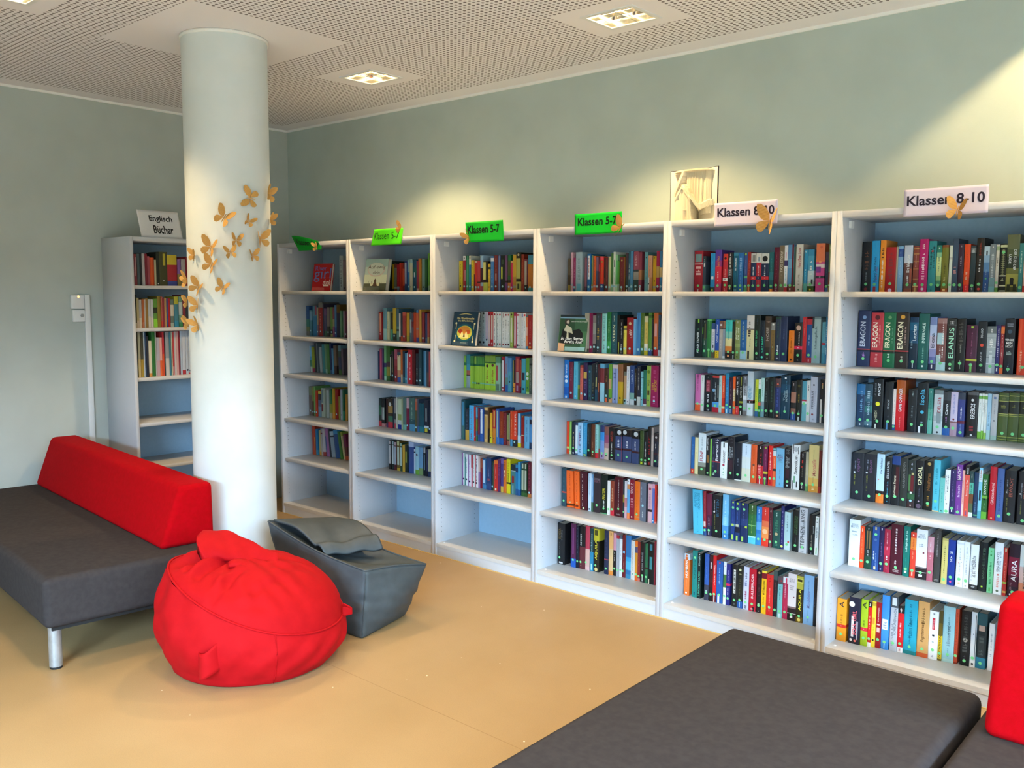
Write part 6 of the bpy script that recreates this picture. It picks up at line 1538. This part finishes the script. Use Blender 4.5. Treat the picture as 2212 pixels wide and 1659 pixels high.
def cover(mb,w,h,d,base,items,hard,rnd):
    """spine, two boards; slightly rounded back when bound hard"""
    bands=[(0,1,hexc(base))]
    for it in items:
        if it[0]=='b' and it[1] in '.01':
            rg,q=it[1:].split('='); a,c_=re_range(rg); c=hexc(q); nb=[]
            for (s,e,k) in bands:
                if e<=a or s>=c_: nb.append((s,e,k)); continue
                if s<a: nb.append((s,a,k))
                if e>c_: nb.append((c_,e,k))
            nb.append((a,c_,c)); bands=nb
    g=.0022 if hard else 0
    xs=[0,.12,.5,.88,1]; ys=[g,g*.35,0,g*.35,g] if hard else [.0005,0,0,0,.0005]
    for (s,e,k) in bands:
        z0,z1=s*h,e*h
        for i in range(4):
            mb.poly([(xs[i]*w,ys[i],z0),(xs[i+1]*w,ys[i+1],z0),(xs[i+1]*w,ys[i+1],z1),(xs[i]*w,ys[i],z1)],k)
        y0=ys[0]
        mb.poly([(0,d,z0),(0,y0,z0),(0,y0,z1),(0,d,z1)],k); mb.poly([(w,y0,z0),(w,d,z0),(w,d,z1),(w,y0,z1)],k)
    t=.0022 if hard else .0006; t=min(t,w*.2)
    k=hexc(base); kt=bands[-1][2] if bands[-1][1]==1 else k
    top=[b_ for b_ in bands if b_[1]==1]; kt=top[0][2] if top else k
    for z,cc,fl in ((h,kt,False),(0,k,True)):
        for P in ([(0,ys[0],z),(t,ys[0],z),(t,d,z),(0,d,z)],[(w-t,ys[0],z),(w,ys[0],z),(w,d,z),(w-t,d,z)],[(t,ys[1],z),(w-t,ys[1],z),(w-t,ys[1]+t,z),(t,ys[1]+t,z)]):
            mb.poly(P[::-1] if fl else P,cc)
    mb.poly([(t,d,0),(t,ys[1]+t,0),(t,ys[1]+t,h),(t,d,h)][::-1],k); mb.poly([(w-t,d,0),(w-t,ys[1]+t,0),(w-t,ys[1]+t,h),(w-t,d,h)],k)
    mb.poly([(t,ys[1]+t,0),(w-t,ys[1]+t,0),(w-t,ys[1]+t,h),(t,ys[1]+t,h)][::-1],k)
    return t
def pages(mb,w,h,d,t,hard,col):
    i=.003 if hard else .0003
    mb.box(t+.0001,w-t-.0001,t+.0012,d-i,i,h-i,col)
SHELF=['','top','second','third','fourth','fifth','bottom']
def half(x): return int(x)/2000
stuff=MB()
ROWS=[]
for ln in TABLE.strip().split('\n'):
    if ln[0]=='R': _,u,r=ln.split(); ROWS.append((int(u),int(r),[]))
    else: ROWS[-1][2].append(ln)
rnd=random.Random(11)
for (u,r,bl) in ROWS:
    z=((LV+[BASE])[r-1] if u>0 else [1.855,1.548,1.188][r-1])+.0004
    names=[cname(l.split()[4]) for l in bl]
    for i,l in enumerate(bl):
        p=l.split(' '); ind=p[0][0]=='*'
        x,w,h,sb=half(p[0][1:]),half(p[1]),int(p[2])/1000,int(p[3])/1000; base=p[4]; items=[q for q in p[5:] if q]
        lean=0
        for q in items:
            if q.startswith('lean'): lean=float(q[5:])
        items=[q for q in items if not q.startswith('lean')]
        hard=w>.024 or (w>.017 and (i*7+r)%3==0)
        d=min(.17,max(.11,h*.64),.428-sb-.003 if u>0 else .17)
        if ind:
            cn=names[i]; n=len(bl); size='thick ' if w>.036 else ('thin ' if w<.0165 else '')
            feat='hardback' if hard else 'paperback'
            k=i+1; side='left'
            if k>n/2+1 and u<6: k=n-i; side='right'
            lab='%s%s %s, %s from %s, %s shelf, %s'%(size,cn,feat,ORD[k],side,SHELF[r],CASE[u])
            o=thing('book',lab,'book',(UX[u-1]+x,sb,z),(0,lean,0),'books on the %s shelf of the %s'%(SHELF[r],CASE[u]))
            m=MB(); t=cover(m,w,h,d,base,items,hard,rnd); m.build('cover',M_print,o)
            m=MB(); pages(m,w,h,d,t,hard,hexc('b9b0a0')); m.build('page_block',M_pages,o)
            m=MB(); spine_marks(m,items,w,h,-.0006,rnd)
            if m.f: m.build('spine_print',M_print,o)
            dt=dot_of(items)
            if dt:
                m=MB(); rr=min(.0072,w*.46); m.disc((w*dt[2],-.0010,h*dt[0]),rr,'y',16,hexc(dt[1]))
                m.build('sticker',M_print,o)
        else:
            m=MB(); t=cover(m,w,h,d,base,items,hard,rnd); pages(m,w,h,d,t,hard,hexc('b9b0a0')); spine_marks(m,items,w,h,-.0006,rnd)
            dt=dot_of(items)
            if dt: m.disc((w*dt[2],-.0010,h*dt[0]),min(.0072,w*.46),'y',10,hexc(dt[1]))
            n0=len(stuff.v); ca,sa=math.cos(lean),math.sin(lean)
            for (a,b_,c_) in m.v:
                X,Z=a*ca+c_*sa, c_*ca-a*sa
                if u>0: stuff.v.append((UX[u-1]+x+X,sb+b_,z+Z))
                else: stuff.v.append((EX-sb-b_,EY+x+X,z+Z))
            stuff.f+=[tuple(n0+q for q in f) for f in m.f]; stuff.c+=m.c; stuff.m+=m.m; stuff.sm+=m.sm
so=stuff.build('books',M_print); so['kind']='stuff'; so['label']='rows of smaller books filling the bookcases, mostly the left ones'; so['category']='books'; so['group']='far books'

# books shown with their front covers, leaning on clear stands
def display_book(label,loc,rotz,w,h,th,base,draw,spine=None,tilt=.17):
    o=thing('book',label,'book',(loc[0],loc[1],loc[2]+th*math.sin(tilt)+.001),(-tilt,0,rotz),'books shown with the front cover')
    m=MB(); t=.002; k=hexc(base); sk=hexc(spine or base)
    m.box(0,w,0,t,0,h,k); m.box(0,w,th-t,th,0,h,k); m.box(-.001,t,0,th,0,h,sk); m.build('cover',M_print,o)
    m=MB(); m.box(t,w-.004,t,th-t,.003,h-.003,hexc('d8d0c0')); m.build('page_block',M_pages,o)
    m=MB(); draw(m,w,h); m.build('cover_print',M_print,o)
    s=thing('book_stand','clear acrylic stand under the '+label.split(',')[0],'book stand',loc,(0,0,rotz),'clear book stands')
    m=MB(); m.box(w*.15,w*.8,-.022,-.020,.0004,.032); m.box(w*.15,w*.8,-.020,th+.06,.0002,.0008); m.box(w*.15,w*.8,th+.058,th+.06,.0008,.12); m.build('stand',M_acryl,s)
    return o
def R(m,x0,x1,z0,z1,c,y=-.0003): m.poly([(x0,y,z0),(x1,y,z0),(x1,y,z1),(x0,y,z1)],hexc(c))
def Pg(m,pts,c,y=-.0004): m.poly([(x,y,z) for x,z in pts],hexc(c))
def TX(m,s,x0,x1,z0,z1,c,y=-.0006,bold=.012,sl=0): put_text(m,s,lambda u,v:(x0+(x1-x0)*u+sl*v,y,z0+(z1-z0)*v),hexc(c),0,bold)
def EL(m,cx,cz,rx,rz,c,y=-.0004): m.disc((cx,y,cz),rx,'y',28,hexc(c),0,rz)
def d_river(m,w,h):
    TX(m,'River',w*.1,w*.72,h*.74,h*.92,'6a5c9c'); TX(m,'girl',w*.06,w*.97,h*.32,h*.83,'5f74b0',bold=.0)
    TX(m,'~ ~',w*.55,w*.95,h*.47,h*.49,'c05a50'); TX(m,'dunk',w*.56,w*.97,h*.19,h*.42,'e6d8cc',sl=.01); R(m,w*.6,w*.9,h*.16,h*.2,'e6d8cc')
def d_ewig(m,w,h):
    R(m,0,w,0,h*.22,'4c5038'); R(m,0,w,h*.22,h*.5,'d9dcb8'); R(m,0,w,h*.5,h*.75,'bccbb8'); R(m,0,w,h*.75,h,'9db8ac')
    EL(m,w*.5,h*.66,w*.38,h*.22,'d4b8a4',-.0005); EL(m,w*.5,h*.67,w*.35,h*.2,'c6cdb8',-.0006)
    TX(m,'Auf ewig',w*.12,w*.88,h*.66,h*.8,'5a4a38',-.0008,0,.006); TX(m,'dein',w*.36,w*.66,h*.52,h*.62,'5a4a38',-.0008,0,.006)
    R(m,w*.3,w*.7,h*.14,h*.22,'e8e0b0',-.0005); Pg(m,[(w*.39,h*.13),(w*.61,h*.13),(w*.55,h*.26),(w*.545,h*.33),(w*.5,h*.38),(w*.455,h*.33),(w*.45,h*.26)],'5a3a22',-.0008)
    for q in (.2,.27,.34,.72,.78): R(m,w*q,w*(q+.015),h*.2,h*(.27+.03*math.sin(q*40)),'7a5a30',-.0006)
def d_nacht(m,w,h):
    EL(m,w*.52,h*.38,w*.38,h*.27,'12505c'); EL(m,w*.52,h*.38,w*.31,h*.21,'c8c048',-.0005); EL(m,w*.5,h*.44,w*.24,h*.13,'d88830',-.0006)
    EL(m,w*.34,h*.42,w*.09,h*.06,'b03818',-.0007); EL(m,w*.66,h*.4,w*.1,h*.06,'c85820',-.0007)
    Pg(m,[(w*.3,h*.24),(w*.7,h*.22),(w*.6,h*.42),(w*.5,h*.3),(w*.42,h*.42)],'e8dc90',-.0008); Pg(m,[(w*.47,h*.25),(w*.55,h*.25),(w*.53,h*.34),(w*.5,h*.36)],'4a3420',-.0009)
    TX(m,'Die Wundernacht',w*.16,w*.86,h*.77,h*.835,'f0dc90',-.0008); TX(m,'des Elfenkönigs',w*.2,w*.84,h*.69,h*.755,'f0dc90',-.0008)
    for x,z in ((.14,.12),(.88,.12),(.14,.65),(.9,.65)): EL(m,w*x,h*z,w*.035,w*.035,'f0e4a8',-.0006)
    for x in (.15,.88):
        for z0,z1 in ((.16,.3),(.48,.62)): R(m,w*(x-.012),w*(x+.012),h*z0,h*z1,'d8c888')
    Pg(m,[(w*.2,h*.9),(w*.35,h*.935),(w*.5,h*.96),(w*.65,h*.935),(w*.82,h*.9),(w*.65,h*.915),(w*.5,h*.925),(w*.35,h*.915)],'c8b878'); R(m,w*.38,w*.64,h*.07,h*.085,'a8b8a0')
def d_sattel(m,w,h):
    R(m,0,w,h*.93,h,'1c2a30'); R(m,0,w,h*.9,h*.93,'7fa6c0'); R(m,0,w,0,h*.9,'2d4f36'); R(m,w*.55,w,h*.55,h*.9,'3c6446',-.0004); R(m,w*.8,w,h*.1,h*.55,'4a7a50',-.0004)
    Pg(m,[(w*.03,h*.2),(w*.5,h*.18),(w*.55,h*.5),(w*.4,h*.62),(w*.12,h*.6)],'17181a',-.0006); Pg(m,[(w*.48,h*.2),(w*.88,h*.22),(w*.86,h*.5),(w*.72,h*.62),(w*.5,h*.58)],'1d1c1c',-.0005)
    EL(m,w*.27,h*.8,w*.1,h*.1,'3a3430',-.0007); EL(m,w*.29,h*.8,w*.05,h*.05,'c8b8a4',-.0008); Pg(m,[(w*.16,h*.56),(w*.5,h*.48),(w*.44,h*.64),(w*.24,h*.72)],'c9c3a8',-.0008); Pg(m,[(w*.28,h*.36),(w*.36,h*.36),(w*.33,h*.58),(w*.28,h*.58)],'d8cfae',-.0009)
    Pg(m,[(0,0),(w*.22,0),(w*.24,h*.2),(0,h*.22)],'c8a07c',-.0007); R(m,w*.25,w*.98,h*.01,h*.12,'86b0b4',-.0008)
    TX(m,'BRIGITTE BLÖTZER',w*.42,w*.98,h*.8,h*.83,'d8dcd0',-.0009); TX(m,'In den Sattel,',w*.08,w*.9,h*.29,h*.39,'f4f4ec',-.0012,.02,.006); TX(m,'fertig, los!',w*.2,w*.84,h*.2,h*.3,'f4f4ec',-.0012,.02,.006)
display_book('red River girl book, shown by its front cover on the top shelf',(-4.235,.10,LV[0]),.12,.205,.215,.022,'a81419',d_river)
display_book('pale green Auf ewig dein book, front cover forward on top shelf',(-3.60,.10,LV[0]),.10,.228,.235,.035,'a8c0b4',d_ewig)
display_book('dark blue gold framed fairy tale book, front cover forward',(-2.635,.06,LV[1]),.05,.215,.228,.025,'12354a',d_nacht)
display_book('green horse book leaning front cover forward on the second shelf',(-1.722,.07,LV[1]),.16,.188,.222,.03,'2a4630',d_sattel,'6cb82c')
bpy.data.objects.remove(_fo)
